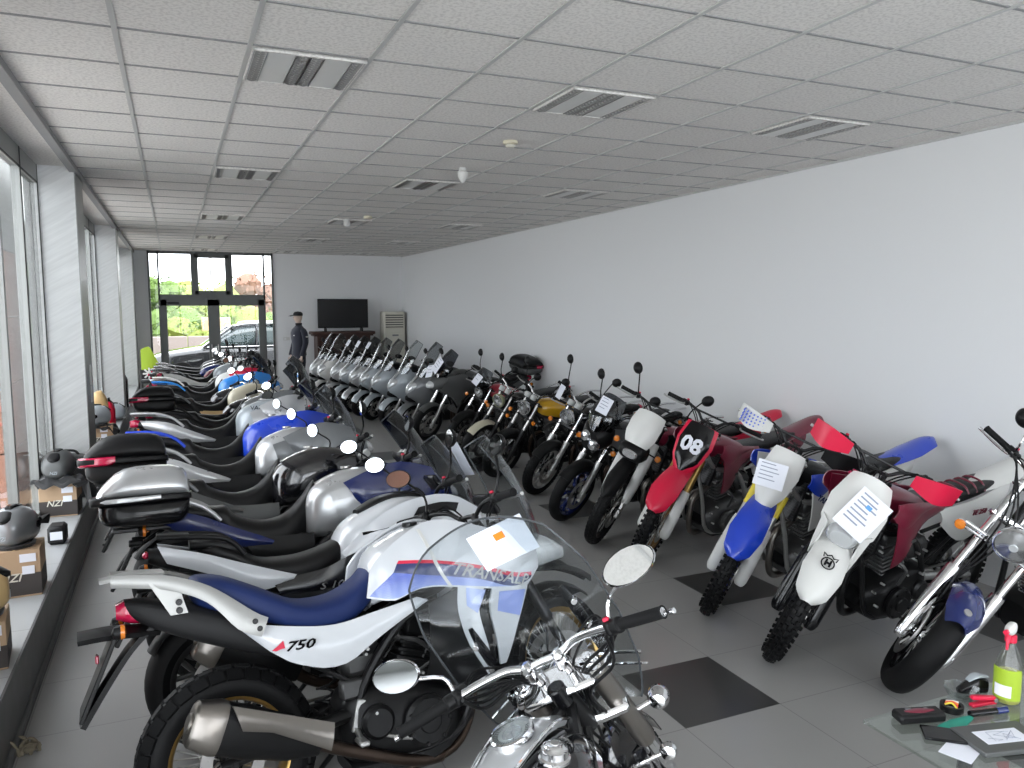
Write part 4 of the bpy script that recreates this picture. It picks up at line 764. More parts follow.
def chopper():
    b = cruiser_base('chopper_motorcycle', 'chrome forked chopper with fat front tyre, half cut off at the right edge', 5.36, 2.80, 176, 13.6, wb=1.70, rake=35, L=.96, wf=.14, Rf=.33, rf=.23, steer=42, tread='road', rim='gloss black', bw=.40, rise=.04, brise=.03, pull=.18, mirror='round', mz=.16, my=.05, mcol='black plastic', fy=.12)
    P = b.P; u = b.u; fw = b.fwd; b.root.scale = (1.02,)*3
    t = P('tank', G().body([(.5,.80,.68,.06),(.6,.87,.66,.12),(.78,.92,.68,.15),(.95,.91,.72,.12),(1.05,.86,.78,.05)], 2.2, 32, 4), 'navy paint'); P('fuel_cap', G().disc((.78,0,.93), .03, .02, (0,0,1)), 'chrome', t)
    P('seat', G().body([(-.05,.70,.64,.1),(.1,.68,.6,.14),(.3,.68,.6,.13),(.5,.74,.66,.08)], 3, 28, 4), 'vinyl')
    b.fender((0,0,.32), .36, .1, 180, 50, 'navy paint', 'rear_fender', False); P('front_fender', G().strip([(b.Cf.x+.38*cos(RD(q)),b.Cf.z+.38*sin(RD(q))) for q in (135,115,95,75,60)], [.06,.085,.088,.085,.05], .06, .006, 11), 'navy paint', st=True)
    P('fender_emblem', G().disc((b.Cf.x+.12,0,b.Cf.z+.362), .02, .01, (.2,0,1)), 'steel', st=True)
    b.lamp(b.Cf+u*.64+fw*.16, .095, (1,0,-.1))
    P('signal_bar', G().tube([b.Cf+u*.62+fw*.04+V((0,y,0)) for y in (-.22,-.1,.1,.22)], .011, 10), 'chrome', st=True); b.signals((b.Cf+u*.62+fw*.06).x,.23,(b.Cf+u*.62).z, body='chrome')
    for sg in (-1,1):
        yv = V((0,sg*.12,0)); P('fork_ear', G().tube([b.Cf+yv+u*t for t in (-.06,-.02,.38,.40)], [.028,.036,.038,.036], 18), 'chrome', st=True)
        P('bar_riser', G().tube([b.top+V((0,sg*.05,-.02)), b.bc+V((0,sg*.05,.01))], .019, 14), 'chrome', st=True)
        P('axle_clamp', G().box(b.Cf+yv-u*.06, (.03,.05,.04), None, .008).box(b.Cf+yv*.8+u*.16, (.04,.05,.03), None, .008), 'chrome', st=True)
    for q in range(3): P('control_cable', G().tube([b.bc+V((-.1,-.28+.03*q,.02)), b.bc+V((.1,-.2,.05)), b.Cf+u*.7+fw*.1+V((0,-.1+.03*q,0)), b.Cf+u*.3+V((0,-.09,0))], .005, 8, 6), 'black plastic', st=True)
    for sg in (0,1): P('exhaust_silencer', G().tube([V((-.4,-.2,.24+.09*sg)), V((.1,-.21,.24+.09*sg)), V((.6,-.2,.24+.04*sg)), V((.72,-.16,.5))], [.04,.04,.03,.024], 16, 3), 'chrome')
    return b
# ------------------------------------------------------------------ room
H = 3.383; XR_, XL, YF, YB = 5.52, -.79, 19.9, -3.2
def wallmat():
    m, nt, b = nodes('wall white'); b.inputs['Roughness'].default_value = .75; b.inputs['Base Color'].default_value = (.76,.77,.78,1)
    tc = nt.nodes.new('ShaderNodeTexCoord'); n = nt.nodes.new('ShaderNodeTexNoise'); n.inputs['Scale'].default_value = 35; n.inputs['Detail'].default_value = 5
    bp = nt.nodes.new('ShaderNodeBump'); bp.inputs['Strength'].default_value = .05; bp.inputs['Distance'].default_value = .01
    nt.links.new(tc.outputs['Object'], n.inputs['Vector']); nt.links.new(n.outputs['Fac'], bp.inputs['Height']); nt.links.new(bp.outputs[0], b.inputs['Normal']); M['wall white'] = m
    m, nt, b = nodes('brushed plaster'); b.inputs['Roughness'].default_value = .5; b.inputs['Base Color'].default_value = (.80,.81,.82,1)
    tc = nt.nodes.new('ShaderNodeTexCoord'); mp = nt.nodes.new('ShaderNodeMapping'); mp.inputs['Scale'].default_value = (3,1,38); mp0 = nt.nodes.new('ShaderNodeMapping'); mp0.inputs['Rotation'].default_value = (0,RD(32),0); nt.links.new(tc.outputs['Object'], mp0.inputs[0])
    n = nt.nodes.new('ShaderNodeTexNoise'); n.inputs['Scale'].default_value = 1.; n.inputs['Detail'].default_value = 4; r = nt.nodes.new('ShaderNodeMapRange'); r.inputs['To Min'].default_value = .78; r.inputs['To Max'].default_value = 1.12
    mx = nt.nodes.new('ShaderNodeMix'); mx.data_type = 'RGBA'; mx.blend_type = 'MULTIPLY'; mx.inputs[0].default_value = 1; mx.inputs[6].default_value = (.80,.81,.82,1)
    bp = nt.nodes.new('ShaderNodeBump'); bp.inputs['Strength'].default_value = .35; bp.inputs['Distance'].default_value = .01
    nt.links.new(mp0.outputs[0], mp.inputs[0]); nt.links.new(mp.outputs[0], n.inputs['Vector']); nt.links.new(n.outputs['Fac'], r.inputs['Value']); nt.links.new(r.outputs[0], mx.inputs[7]); nt.links.new(mx.outputs[2], b.inputs['Base Color'])
    nt.links.new(n.outputs['Fac'], bp.inputs['Height']); nt.links.new(bp.outputs[0], b.inputs['Normal']); M['brushed plaster'] = m
    m, nt, b = nodes('ceiling tile'); b.inputs['Roughness'].default_value = .9
    tc = nt.nodes.new('ShaderNodeTexCoord'); n = nt.nodes.new('ShaderNodeTexNoise'); n.inputs['Scale'].default_value = 55; n.inputs['Detail'].default_value = 6
    r = nt.nodes.new('ShaderNodeValToRGB'); r.color_ramp.elements[0].position = .38; r.color_ramp.elements[0].color = (.62,.60,.575,1); r.color_ramp.elements[1].position = .55; r.color_ramp.elements[1].color = (.76,.74,.71,1)
    nt.links.new(tc.outputs['Object'], n.inputs['Vector']); nt.links.new(n.outputs['Fac'], r.inputs[0]); nt.links.new(r.outputs[0], b.inputs['Base Color']); M['ceiling tile'] = m
    # floor: 0.6 m porcelain tiles, black inserts on a checker of 1.2 m
    m, nt, b = nodes('floor tile'); N = nt.nodes.new; L = nt.links.new; tc = N('ShaderNodeTexCoord'); sp = N('ShaderNodeSeparateXYZ'); L(tc.outputs['Object'], sp.inputs[0])
    def ma(op, a, b_=None, c=None):
        n = N('ShaderNodeMath'); n.operation = op
        for i, v in enumerate((a, b_, c)):
            if v is None: continue
            if isinstance(v, (int, float)): n.inputs[i].default_value = v
            else: L(v, n.inputs[i])
        return n.outputs[0]
    X = ma('DIVIDE', ma('SUBTRACT', sp.outputs[0], 2.25-12), .6); Y = ma('DIVIDE', ma('SUBTRACT', sp.outputs[1], 3.02-12.1), .605)
    fx = ma('FRACT', X); fy = ma('FRACT', Y); ix = ma('FLOOR', X); iy = ma('FLOOR', Y)
    ex = ma('MINIMUM', fx, ma('SUBTRACT', 1, fx)); ey = ma('MINIMUM', fy, ma('SUBTRACT', 1, fy)); gr = ma('LESS_THAN', ma('MINIMUM', ex, ey), .0045)
    mx2 = ma('FLOORED_MODULO', ix, 4); my2 = ma('FLOORED_MODULO', iy, 4)
    e0 = ma('MULTIPLY', ma('COMPARE', mx2, 0, .1), ma('COMPARE', my2, 0, .1)); e1 = ma('MULTIPLY', ma('COMPARE', mx2, 2, .1), ma('COMPARE', my2, 2, .1)); blk = ma('MULTIPLY', ma('MAXIMUM', e0, e1), ma('GREATER_THAN', ix, 19.5))
    wn = N('ShaderNodeTexWhiteNoise'); wn.noise_dimensions = '2D'; cb = N('ShaderNodeCombineXYZ'); L(ix, cb.inputs[0]); L(iy, cb.inputs[1]); L(cb.outputs[0], wn.inputs['Vector'])
    ns = N('ShaderNodeTexNoise'); ns.inputs['Scale'].default_value = 1.7; ns.inputs['Detail'].default_value = 1; L(tc.outputs['Object'], ns.inputs['Vector'])
    sp2 = N('ShaderNodeTexNoise'); sp2.inputs['Scale'].default_value = 180; L(tc.outputs['Object'], sp2.inputs['Vector'])
    v = ma('ADD', ma('ADD', ma('MULTIPLY', wn.outputs['Value'], .014), ma('MULTIPLY', ns.outputs['Fac'], .03)), ma('MULTIPLY', sp2.outputs['Fac'], .03)); v = ma('ADD', v, .30)
    v = ma('MULTIPLY', v, ma('SUBTRACT', 1, ma('MULTIPLY', gr, .35))); v = ma('MULTIPLY', v, ma('SUBTRACT', 1, ma('MULTIPLY', blk, .85)))
    cc = N('ShaderNodeCombineColor'); L(v, cc.inputs[0]); L(ma('MULTIPLY', v, .985), cc.inputs[1]); L(ma('MULTIPLY', v, .96), cc.inputs[2]); L(cc.outputs[0], b.inputs['Base Color'])
    b.inputs['Roughness'].default_value = .28; M['floor tile'] = m
    m, nt, b = nodes('ledge tile'); b.inputs['Base Color'].default_value = (.36,.37,.37,1); b.inputs['Roughness'].default_value = .3; M['ledge tile'] = m
    tc = nt.nodes.new('ShaderNodeTexCoord'); n = nt.nodes.new('ShaderNodeTexBrick'); n.offset = 0; n.inputs['Scale'].default_value = 1; n.inputs['Brick Width'].default_value = .6; n.inputs['Row Height'].default_value = .6; n.inputs['Mortar Size'].default_value = .003
    n.inputs['Color1'].default_value = (.36,.37,.37,1); n.inputs['Color2'].default_value = (.34,.35,.355,1); n.inputs['Mortar'].default_value = (.2,.2,.2,1); nt.links.new(tc.outputs['Object'], n.inputs['Vector']); nt.links.new(n.outputs['Color'], b.inputs['Base Color'])
    mat('door frame', (.085,.09,.088), .4); mat('ledge face', (.09,.09,.09), .45); mat('grid bar', (.5,.5,.49), .5); mat('grid dark', (.26,.26,.26), .6); mat('alu frame', (.3,.31,.3), .4, .3); mat('alu panel', (.22,.23,.215), .5); mat('dark gasket', (.03,.03,.03), .6)
    mat('orange cladding', (.42,.2,.13), .5); mat('asphalt', (.5,.49,.47), .9, bump=.3, bscale=40); mat('dry grass', (.27,.22,.1), .95, bump=.5, bscale=20); mat('foliage', (.10,.17,.03), .8); mat('foliage light', (.2,.25,.05), .8); mat('foliage red', (.24,.13,.09), .8); mat('bark', (.1,.08,.06), .9)
    mat('car paint', (.02,.021,.023), .08, .3, coat=1.); mat('car glass', (.03,.05,.05), .03, 0., coat=1.); mat('stone', (.26,.22,.2), .9, bump=.6, bscale=12)
wallmat()
def bx(x0, x1, y0, y1, z0, z1, b=0.): return G().box(((x0+x1)/2,(y0+y1)/2,(z0+z1)/2), (abs(x1-x0),abs(y1-y0),abs(z1-z0)), b=b)
struct('floor', bx(-1.2,XR_+.1,YB-.1,YF+.1,-.1,0), 'floor tile')
struct('ceiling', bx(-1.25,XR_+.1,YB-.1,YF+.1,H,H+.12), 'ceiling tile')
struct('wall_right', bx(XR_,XR_+.15,YB-.1,YF+.1,0,H), 'wall white')
g = bx(2.28,XR_,YF,YF+.2,0,H); g.join(bx(-1.2,-.5,YF,YF+.2,0,H)); struct('wall_far', g, 'wall white')
g = bx(-1.2,-.9,YB-.15,YB,0,H); g.join(bx(5.2,XR_,YB-.15,YB,0,H)); g.join(bx(-.9,5.2,YB-.15,YB,0,.15)); g.join(bx(-.9,5.2,YB-.15,YB,3.2,H)); struct('wall_back', g, 'wall white')
g = G()
for q in range(6): g.join(bx(-.9+1.22*q-.03,-.9+1.22*q+.03,YB-.1,YB,.15,3.2))
g.join(bx(-.9,5.2,YB-.1,YB,2.3,2.38)); w = struct('window_8', g, 'alu frame'); obj('window_glass', bx(-.9,5.2,YB-.06,YB-.055,.15,3.2), 'window glass', w)
g = G()
for i in range(-1, 11): g.join(bx(-.196+.6*i-.012,-.196+.6*i+.012,YB,YF,H-.008,H))
struct('trim_1', g, 'grid bar')
g = G()
for k in range(-12, 28):
    y = 3.566+.5985*k
    if YB < y < YF: g.join(bx(XL,XR_,y-.008,y+.008,H-.005,H))
struct('trim_2', g, 'grid dark')
struct('trim_3', bx(XL-.035,XL+.03,YB,YF,H-.05,H), 'grid dark')
struct('trim_4', bx(XR_-.02,XR_,YB,YF,H-.02,H), 'grid bar')
struct('ledge', bx(-1.2,XL,YB,YF,0,.34), 'ledge tile'); o = struct('baseboard_left', bx(XL,XL+.012,YB,YF,0,.338), 'ledge face'); struct('baseboard_foot', bx(XL,XL+.035,YB,YF,0,.05,.01), 'ledge face')
# window side: piers, panels, glazing
piers = [(-3.2,-2.6),(2.7,3.35),(8.35,9.0),(14.0,14.55),(19.2,19.9)]
for i, (a, c) in enumerate(piers):
    struct('wall_left_pier_%d' % (i+1), bx(-1.2,XL,a,c,.34,H), 'brushed plaster')
    struct('trim_%d' % (20+i), bx(XL,XL+.006,a,c,.34,H-.05), 'alu frame')
n = 0
for (a, c), (d, e) in zip(piers, piers[1:]):
    L_ = d-c; n += 1; X0, X1 = -1.15, -1.085
    fr = bx(X0,X1,c,d,H-.16,H); fr.join(bx(X0,X1,c,d,.34,.40))
    for y in (c+.03, c+L_*.25, c+L_*.5, d-.9-L_*.19, d-.9): fr.join(bx(X0,X1,y-.03,y+.03,.34,H))
    w = struct('window_%d' % n, fr, 'alu frame')
    obj('gasket', bx(X1-.004,X1+.003,d-.022,d,.34,H).join(bx(X1-.004,X1+.003,d-.90,d-.875,.34,H)).join(bx(X1-.004,X1+.003,c,d,H-.17,H-.155)), 'dark gasket', w)
    obj('window_glass', bx(-1.12,-1.115,c,d-.9,.4,H-.16), 'window glass', w); obj('tinted_pane', bx(-1.12,-1.115,d-.88,d,.34,H-.0), 'tinted glass', w)
    if n > 2 or n < 0: continue
struct('wall_left_head', bx(-1.3,-1.2,YB,YF,H-.02,H+.1), 'wall white')
for i, (a, c) in enumerate(piers[1:4]):
    g = G()
    for k in range(4): g.join(bx(-1.95,-1.5,a+.4,c+.9,.02+.66*k,.67+.66*k,.006))
    struct('trim_%d' % (30+i), bx(-1.95,-1.5,a+.4,c+.9,2.66,H+.2), 'alu panel')
    o = obj('cladding_pillar', g, 'orange cladding'); tag(o, ['orange clad outdoor pillar nearest the camera, beyond the left windows','orange clad outdoor pillar seen through the left window glass','orange clad outdoor pillar farthest along the window side'][i], 'pillar')
# switches on the first pier
for i, z in enumerate((1.42, 1.23)):
    o = obj('switch_plate', G().box((XL+.012,8.72,z), (.012,.10,.16 if i else .2), b=.003), 'dirt white'); tag(o, ['upper white switch plate on the side of the plaster pier','lower white switch plate on the side of the plaster pier'][i], 'switch')
# far glazing with the double door
F0, F1 = YF-.03, YF+.05
g = bx(-.5,2.28,F0,F1,H-.06,H)
for x0, x1 in ((-.5,-.46),(-.3,-.26),(2.04,2.08),(2.24,2.28)): g.join(bx(x0,x1,F0,F1,0,H))
g.join(bx(-.3,2.08,F0,F1,2.26,2.38)); g.join(bx(.42,.50,F0,F1,2.38,H-.05)); g.join(bx(1.26,1.34,F0,F1,2.38,H-.05))
w = struct('window_9', g, 'door frame'); obj('window_glass', bx(-.47,2.25,YF+.02,YF+.026,2.38,H-.05).join(bx(-.47,-.28,YF+.02,YF+.026,0.02,2.38)).join(bx(2.06,2.25,YF+.02,YF+.026,0.02,2.38)), 'window glass', w)
v = bx(.5,.58,F0-.03,F1,2.38,H-.06); v.join(bx(1.18,1.26,F0-.03,F1,2.38,H-.06)); v.join(bx(.5,1.26,F0-.03,F1,2.38,2.47)); v.join(bx(.5,1.26,F0-.03,F1,H-.14,H-.06)); obj('vent_sash', v, 'door frame', w); obj('sash_latch', bx(.85,.95,F0-.07,F0-.03,2.44,2.47,.005), 'black plastic', w)
for k, (x0, x1) in enumerate(((-.26,.89),(.89,2.04))):
    g = bx(x0,x0+.13,F0-.02,F1,0,2.26); g.join(bx(x1-.13,x1,F0-.02,F1,0,2.26)); g.join(bx(x0,x1,F0-.02,F1,2.12,2.26)); g.join(bx(x0,x1,F0-.02,F1,0,.25))
    d = struct('door_%d' % (k+1), g, 'door frame'); obj('door_glass', bx(x0+.12,x1-.12,YF+.0,YF+.006,.24,2.13), 'window glass', d)
    obj('door_handle', G().tube([V((x1-.07 if k == 0 else x0+.07,F0-.06,z)) for z in (.9,1.2)], .014, 10), 'steel', d)
    if k == 0: obj('door_closer', bx(x0+.15,x0+.4,F0-.06,F0-.02,2.16,2.21,.01), 'dark metal', d)
# ceiling luminaires and detectors
rows = ['row nearest the camera','second row from the camera','third row from the camera','fourth row from the camera','row by the far door']; cols = ['in the left column of ceiling lights','in the middle column of ceiling lights','in the right column of ceiling lights']
proto = None
for a, j in enumerate((1,4,7)):
    for c_, k in enumerate((1,7,13.55,19.3,25)):
        x = -.196+.6*(j+.5); y = 3.566+.5985*(k+.5); lb = 'recessed louvred ceiling light '+cols[a]+', '+rows[c_]
        if proto is None:
            proto = thing('ceiling_light', lb, 'ceiling light', (x,y,H-.012), group='recessed ceiling lights')
            f = G().box((0,0,.004), (.575,.575,.008)); h = .2875
            for s1 in (-1,1): f.box((s1*(h-.008),0,0), (.016,.575,.022)); f.box((0,s1*(h-.008),0), (.575,.016,.022)); f.box((0,0,0),(.01,.55,.02))
            obj('light_frame', f, 'ceiling tile', proto)
            for s1 in (-1,1): obj('panel', G().box((s1*.145,0,-.002), (.15,.55,.012), b=.004), 'dirt white', proto)
            for s1 in (-.245,-.037,.037,.245):
                o = obj('louvre', G().box((s1,0,.003), (.066,.55,.003)), 'dark metal', proto); lg = G()
                for q in range(15): lg.tube([V((s1-.03,-.26+q*.037,.0)), V((s1,-.25+q*.037,-.012)), V((s1+.03,-.26+q*.037,.0))], [.008,.004,.008], 6, 3)
                for q in (-1,1): lg.box((s1+q*.032,0,-.004), (.004,.55,.016))
                obj('louvre_blades', lg, 'steel', o)
        else:
            r = proto.copy(); COL.objects.link(r); r.location = (x,y,H-.012); r['label'] = lb
            for ch in proto.children:
                q = ch.copy(); COL.objects.link(q); q.parent = r
                for ch2 in ch.children: z = ch2.copy(); COL.objects.link(z); z.parent = q
t = thing('smoke_detector', 'cream smoke detector on the ceiling between the near lights', 'detector', (2.49,5.75,H)); obj('detector_base', G().disc((0,0,-.012), .06, .024, (0,0,1)), 'cream paint', t); obj('detector_head', G().disc((0,0,-.035), .04, .03, (0,0,1), b=.4), 'ac plastic', t)
t = thing('motion_sensor', 'white drop shaped motion sensor hanging from the ceiling', 'sensor', (2.55,7.02,H)); obj('sensor_bracket', G().disc((0,0,-.01), .035, .02, (0,0,1)), 'dirt white', t); obj('sensor_head', G().lathe([(.001,-.14),(.02,-.13),(.045,-.08),(.05,-.04),(.03,-.02)], (0,0,0), (0,0,1), 24), 'dirt white', t)
t = thing('smoke_detector', 'small cream smoke detector on the ceiling far down the room', 'detector', (2.62,11.2,H)); obj('detector_base', G().disc((0,0,-.02), .06, .04, (0,0,1)), 'cream paint', t)
t = thing('security_camera', 'small white dome sensor hanging by the third ceiling light', 'camera', (2.42,11.7,H)); obj('camera_mount', G().disc((0,0,-.02), .05, .04, (0,0,1)), 'dirt white', t); obj('camera_dome', G().lathe([(.001,-.12),(.035,-.11),(.05,-.07),(.045,-.04)], (0,0,0), (0,0,1), 20), 'dirt white', t)
# far end furniture
t = thing('sideboard', 'dark brown wooden sideboard under the television', 'cabinet', (3.87,19.6,0))
obj('cabinet_body', G().box((0,0,.72), (1.32,.5,1.36), b=.01).box((0,-.01,.05), (1.38,.52,.1), b=.01), 'wood', t); obj('cabinet_top', G().box((0,-.01,1.44), (1.56,.58,.08), b=.02).box((0,-.01,1.385), (1.46,.54,.04), b=.01), 'wood', t)
for k in (-1,1): d = obj('cabinet_door', G().box((k*.33,-.262,.72), (.58,.03,1.1), b=.008).box((k*.33,-.28,.72), (.42,.02,.9), b=.01), 'wood', t); obj('door_knob', G().disc((k*.08,-.30,.75), .02, .03), 'gold', d)
t = thing('television', 'large black flat television standing on the sideboard', 'television', (3.89,19.5,1.48))
obj('television_case', G().box((0,.02,.44), (1.25,.05,.72), b=.01), 'black plastic', t); obj('screen', G().box((0,-.008,.445), (1.215,.01,.675), b=.002), 'screen black', t)
for k in (-1,1): obj('stand_foot', G().box((k*.45,0,.04), (.03,.25,.08), b=.006), 'black plastic', t)
t = thing('air_conditioner', 'tall cream floor standing air conditioner in the far right corner', 'air conditioner', (5.17,19.62,0))
obj('unit_body', G().box((0,0,.98), (.56,.4,1.96), b=.03), 'ac plastic', t); q = obj('air_grille', G().box((0,-.195,1.72), (.48,.03,.38), b=.005), 'ac plastic', t); g = G()
for k in range(6): g.box((0,-.213,1.57+.06*k), (.46,.012,.022))
obj('grille_slats', g, 'dark metal', q); obj('front_panel', G().box((0,-.2,.75), (.5,.02,1.3), b=.01), 'ac plastic', t); obj('control_badge', G().box((.02,-.213,1.36), (.16,.01,.04), b=.003), 'grey paint', t)
t = thing('wall_switch', 'small white double switch on the far wall left of the mannequin', 'switch', (2.55,YF-.006,1.30)); obj('switch_plate', G().box((0,0,0), (.15,.012,.08), b=.003), 'dirt white', t); obj('switch_rocker', G().box((-.03,-.008,0), (.05,.008,.05)), 'wall white', t)
# mannequin in a dark riding suit and cap
def mannequin():
    t = thing('mannequin', 'dark suited shop mannequin wearing a black cap, facing left before the far wall', 'mannequin', (2.66,18.6,0), (0,0,RD(20)))
    obj('base_plate', G().box((0,0,.05), (.5,.5,.1), b=.02), 'black plastic', t); z0 = .1
    b = G(); b.body([(-.0,0,0,0)]*0 or [(0,.1,0,.05),(0,.1,0,.05)], 2) if False else None
    head = G().lathe([(.001,1.62),(.035,1.625),(.052,1.65),(.066,1.69),(.075,1.74),(.076,1.78),(.065,1.82),(.04,1.845),(.001,1.855)], (0,0,z0), (0,0,1), 28).xf(lambda q: V((q.x*1.18-(.012 if q.x < 0 and 1.70 < q.z-z0 < 1.76 else 0), q.y, q.z)))
    head.lathe([(.05,1.5),(.047,1.58),(.05,1.66)], (.012,0,z0), (0,0,1), 20); head.box((-.095,0,z0+1.735), (.03,.02,.04), b=.008)
    for s in (-1,1): head.box((.01,s*.078,z0+1.735), (.035,.014,.055), b=.006); head.disc((-.082,s*.03,z0+1.755), .009, .008, (1,0,0), 10)
    head.box((-.088,0,z0+1.69), (.012,.04,.01), b=.003)
    obj('body', head, 'skin', t)
    cap = G().lathe([(.082,1.78),(.088,1.80),(.084,1.835),(.06,1.872),(.001,1.885)], (0,0,z0), (0,0,1), 28).xf(lambda q: V((q.x*1.16, q.y, q.z)))
    cap.strip([(-.07,0,z0+1.80),(-.14,0,z0+1.795),(-.19,0,z0+1.78)], [.075,.07,.04], .01, .006); obj('cap', cap, 'cloth black', t)
    j = G()
    def ring(z, a, c, cx=0, cy=0, p=2.4, n=28):
        return [(cx+a*math.copysign(abs(cos(2*pi*k/n))**(2/p), cos(2*pi*k/n)), cy+c*math.copysign(abs(sin(2*pi*k/n))**(2/p), sin(2*pi*k/n)), z0+z) for k in range(n)]
    j.rings([ring(.84,.12,.17), ring(.88,.135,.19), ring(1.0,.125,.175), ring(1.1,.12,.17), ring(1.25,.135,.195), ring(1.38,.135,.215), ring(1.46,.115,.20,.005), ring(1.52,.08,.12,.01), ring(1.555,.062,.07,.01), ring(1.59,.062,.062,.01)])
    for s in (-1,1):
        j.tube([V((.01,s*.19,z0+1.46)), V((.02,s*.245,z0+1.38)), V((.03,s*.27,z0+1.2)), V((.0,s*.275,z0+1.06)), V((-.05,s*.27,z0+.9)), V((-.06,s*.265,z0+.86))], [.055,.066,.062,.055,.05,.05], 16, 3)
    obj('jacket', j, 'cloth navy', t); obj('collar', G().lathe([(.06,1.55),(.068,1.56),(.07,1.61),(.062,1.615)], (.01,0,z0), (0,0,1), 24), 'cloth black', t)
    obj('chest_badge', G().box((-.138,-.08,z0+1.33), (.006,.05,.025), b=.002).box((.03,-.335,z0+1.3), (.05,.006,.03), b=.002), 'dirt white', t)
    p = G()
    for s in (-1,1): p.tube([V((.0,s*.09,z0+.92)), V((0,s*.10,z0+.7)), V((-.01,s*.11,z0+.48)), V((.01,s*.115,z0+.25)), V((.01,s*.12,z0+.08))], [.1,.095,.072,.068,.062], 18, 4)
    obj('trousers', p, 'cloth navy', t)
    for s in (-1,1):
        obj('boot', G().body([(-.19,z0+.05,z0,.035),(-.14,z0+.075,z0,.05),(-.03,z0+.1,z0,.05),(.06,z0+.12,z0,.042),(.08,z0+.1,z0,.03)], 2.6, 16, 3, y0=s*.12), 'black plastic', t)
        g = G(); w = V((-.065,s*.262,z0+.84)); g.tube([w+V((0,0,.03)), w+V((-.005,0,-.03)), w+V((-.012,0,-.075))], [.026,.036,.032], 12, 3, .55)
        for k in range(4): a = w+V((-.03+.02*k,0,-.07)); g.tube([a, a+V((-.006,-s*.004,-.035)), a+V((-.002,-s*.014,-.065+.008*abs(k-1.5)))], [.0095,.009,.007], 8, 3)
        g.tube([w+V((-.03,0,-.03)), w+V((-.055,-s*.005,-.055)), w+V((-.06,-s*.01,-.08))], [.011,.01,.008], 8, 3); obj('hand', g, 'skin', t)
mannequin()
bpy.data.objects['mannequin'].scale = (1.15,.98,1)
# ------------------------------------------------------------------ outside
mat('render grey', (.24,.245,.235), .8); t = thing('building', 'plain grey building beyond the left windows', 'building', (-9,42,0)); obj('outer_wall', G().box((0,0,3), (5,44,6), b=.02), 'render grey', t); obj('flat_roof', G().box((0,0,6.1), (5.4,44.4,.2), b=.02), 'alu frame', t)
g = G()
for q in range(8): obj('window', G().box((2.5,-18+5*q,2.6), (.06,1.6,1.5), b=.02), 'car glass', t)
def ground():
    o = mat('paving', (.2,.18,.165), .9, bump=.3, bscale=40); o = struct('ground', bx(-30,40,YF+.2,60,-.3,-.02), 'paving'); struct('ground_left', bx(-30,-1.2,-10,YF+.2,-.3,-.02), 'asphalt'); o = struct('field', bx(-40,50,34,70,-.3,.02), 'dry grass'); struct('bank', bx(-40,50,60,62,-.3,.9), 'dry grass')
ground()
rnd = random.Random(5)
def tree(x, y, h, w, fol, label, trunk=True, n=2600, base=.3):
    t = thing('tree' if trunk else 'bush', label, 'tree' if trunk else 'bush', (x,y,0)); g = G(); blobs = [(V((rnd.uniform(-.5,.5)*w, rnd.uniform(-.4,.4)*w, h*rnd.uniform(base,.85))), w*rnd.uniform(.18,.36)) for _ in range(16)]
    for _ in range(n):
        c, r = rnd.choice(blobs); d = V((rnd.gauss(0,1), rnd.gauss(0,1), rnd.gauss(0,.8))).normalized(); p = c+d*r*rnd.uniform(.55,1.05); s = rnd.uniform(.05,.12)*(w/3)**.5
        a = V((rnd.gauss(0,1), rnd.gauss(0,1), rnd.gauss(0,1))).normalized(); b = a.cross(d).normalized(); g.add([p-a*s, p+b*s*.6, p+a*s, p-b*s*.6], [(0,1,2,3)])
    for c, r in blobs: g.lathe([(.001,-r*.7),(r*.55,-r*.45),(r*.78,0),(r*.5,r*.5),(.001,r*.72)], c, (rnd.uniform(-.3,.3),rnd.uniform(-.3,.3),1), 9)
    obj('foliage', g, fol, t)
    tr = G(); tr.tube([V((0,0,-.1)), V((.1,0,h*.3)), V((0,0,h*.75))], [.12 if trunk else .04,.09 if trunk else .03,.03], 8, 3)
    for _ in range(5): tr.tube([V((0,0,h*rnd.uniform(.2,.5))), V((rnd.uniform(-.4,.4)*w, rnd.uniform(-.3,.3)*w, h*rnd.uniform(.6,.8)))], [.05,.02], 6)
    obj('trunk' if trunk else 'stem', tr, 'bark', t)
tree(-1.7,40,3.6,3.6,'foliage','green tree at the left edge of the far glazing'); tree(1.0,44,2.9,4.6,'foliage light','yellow green tree behind the transom window middle'); tree(5.0,41,4.0,3.2,'foliage red','reddish autumn tree seen through the right transom pane')
tree(-4.6,42,3.9,4,'foliage','green tree beyond the left corner of the glazing')
for i, (x, y) in enumerate(((-3.2,37),(-.6,38.5),(1.8,37.5),(3.6,38.5),(6.2,37.5),(7.5,39))): tree(x, y, 1.7, 3.4, ('foliage light','foliage')[i % 2], ['leftmost','second from left','third from left','fourth from left','fifth from left','rightmost'][i]+' green hedge bush outside the far glass door', False, 2600, .15)
g = G()
for i in range(16): g.box((-6+i,34.5,.45), (.98,.25,.9), b=.03)
o = obj('garden_wall', g, 'stone'); tag(o, 'low stone wall beyond the parked car outside', 'wall')
t = thing('sign_board', 'small brown sign box on a thin post outside the left door leaf', 'sign', (1.0,31,0)); obj('sign_box', G().box((.1,0,1.45), (1.0,.3,.5), b=.02), 'tan paint', t); obj('sign_post', G().tube([V((0,0,0)), V((0,0,4.2))], .05, 8), 'steel', t); t.location = (1.35,31,0)
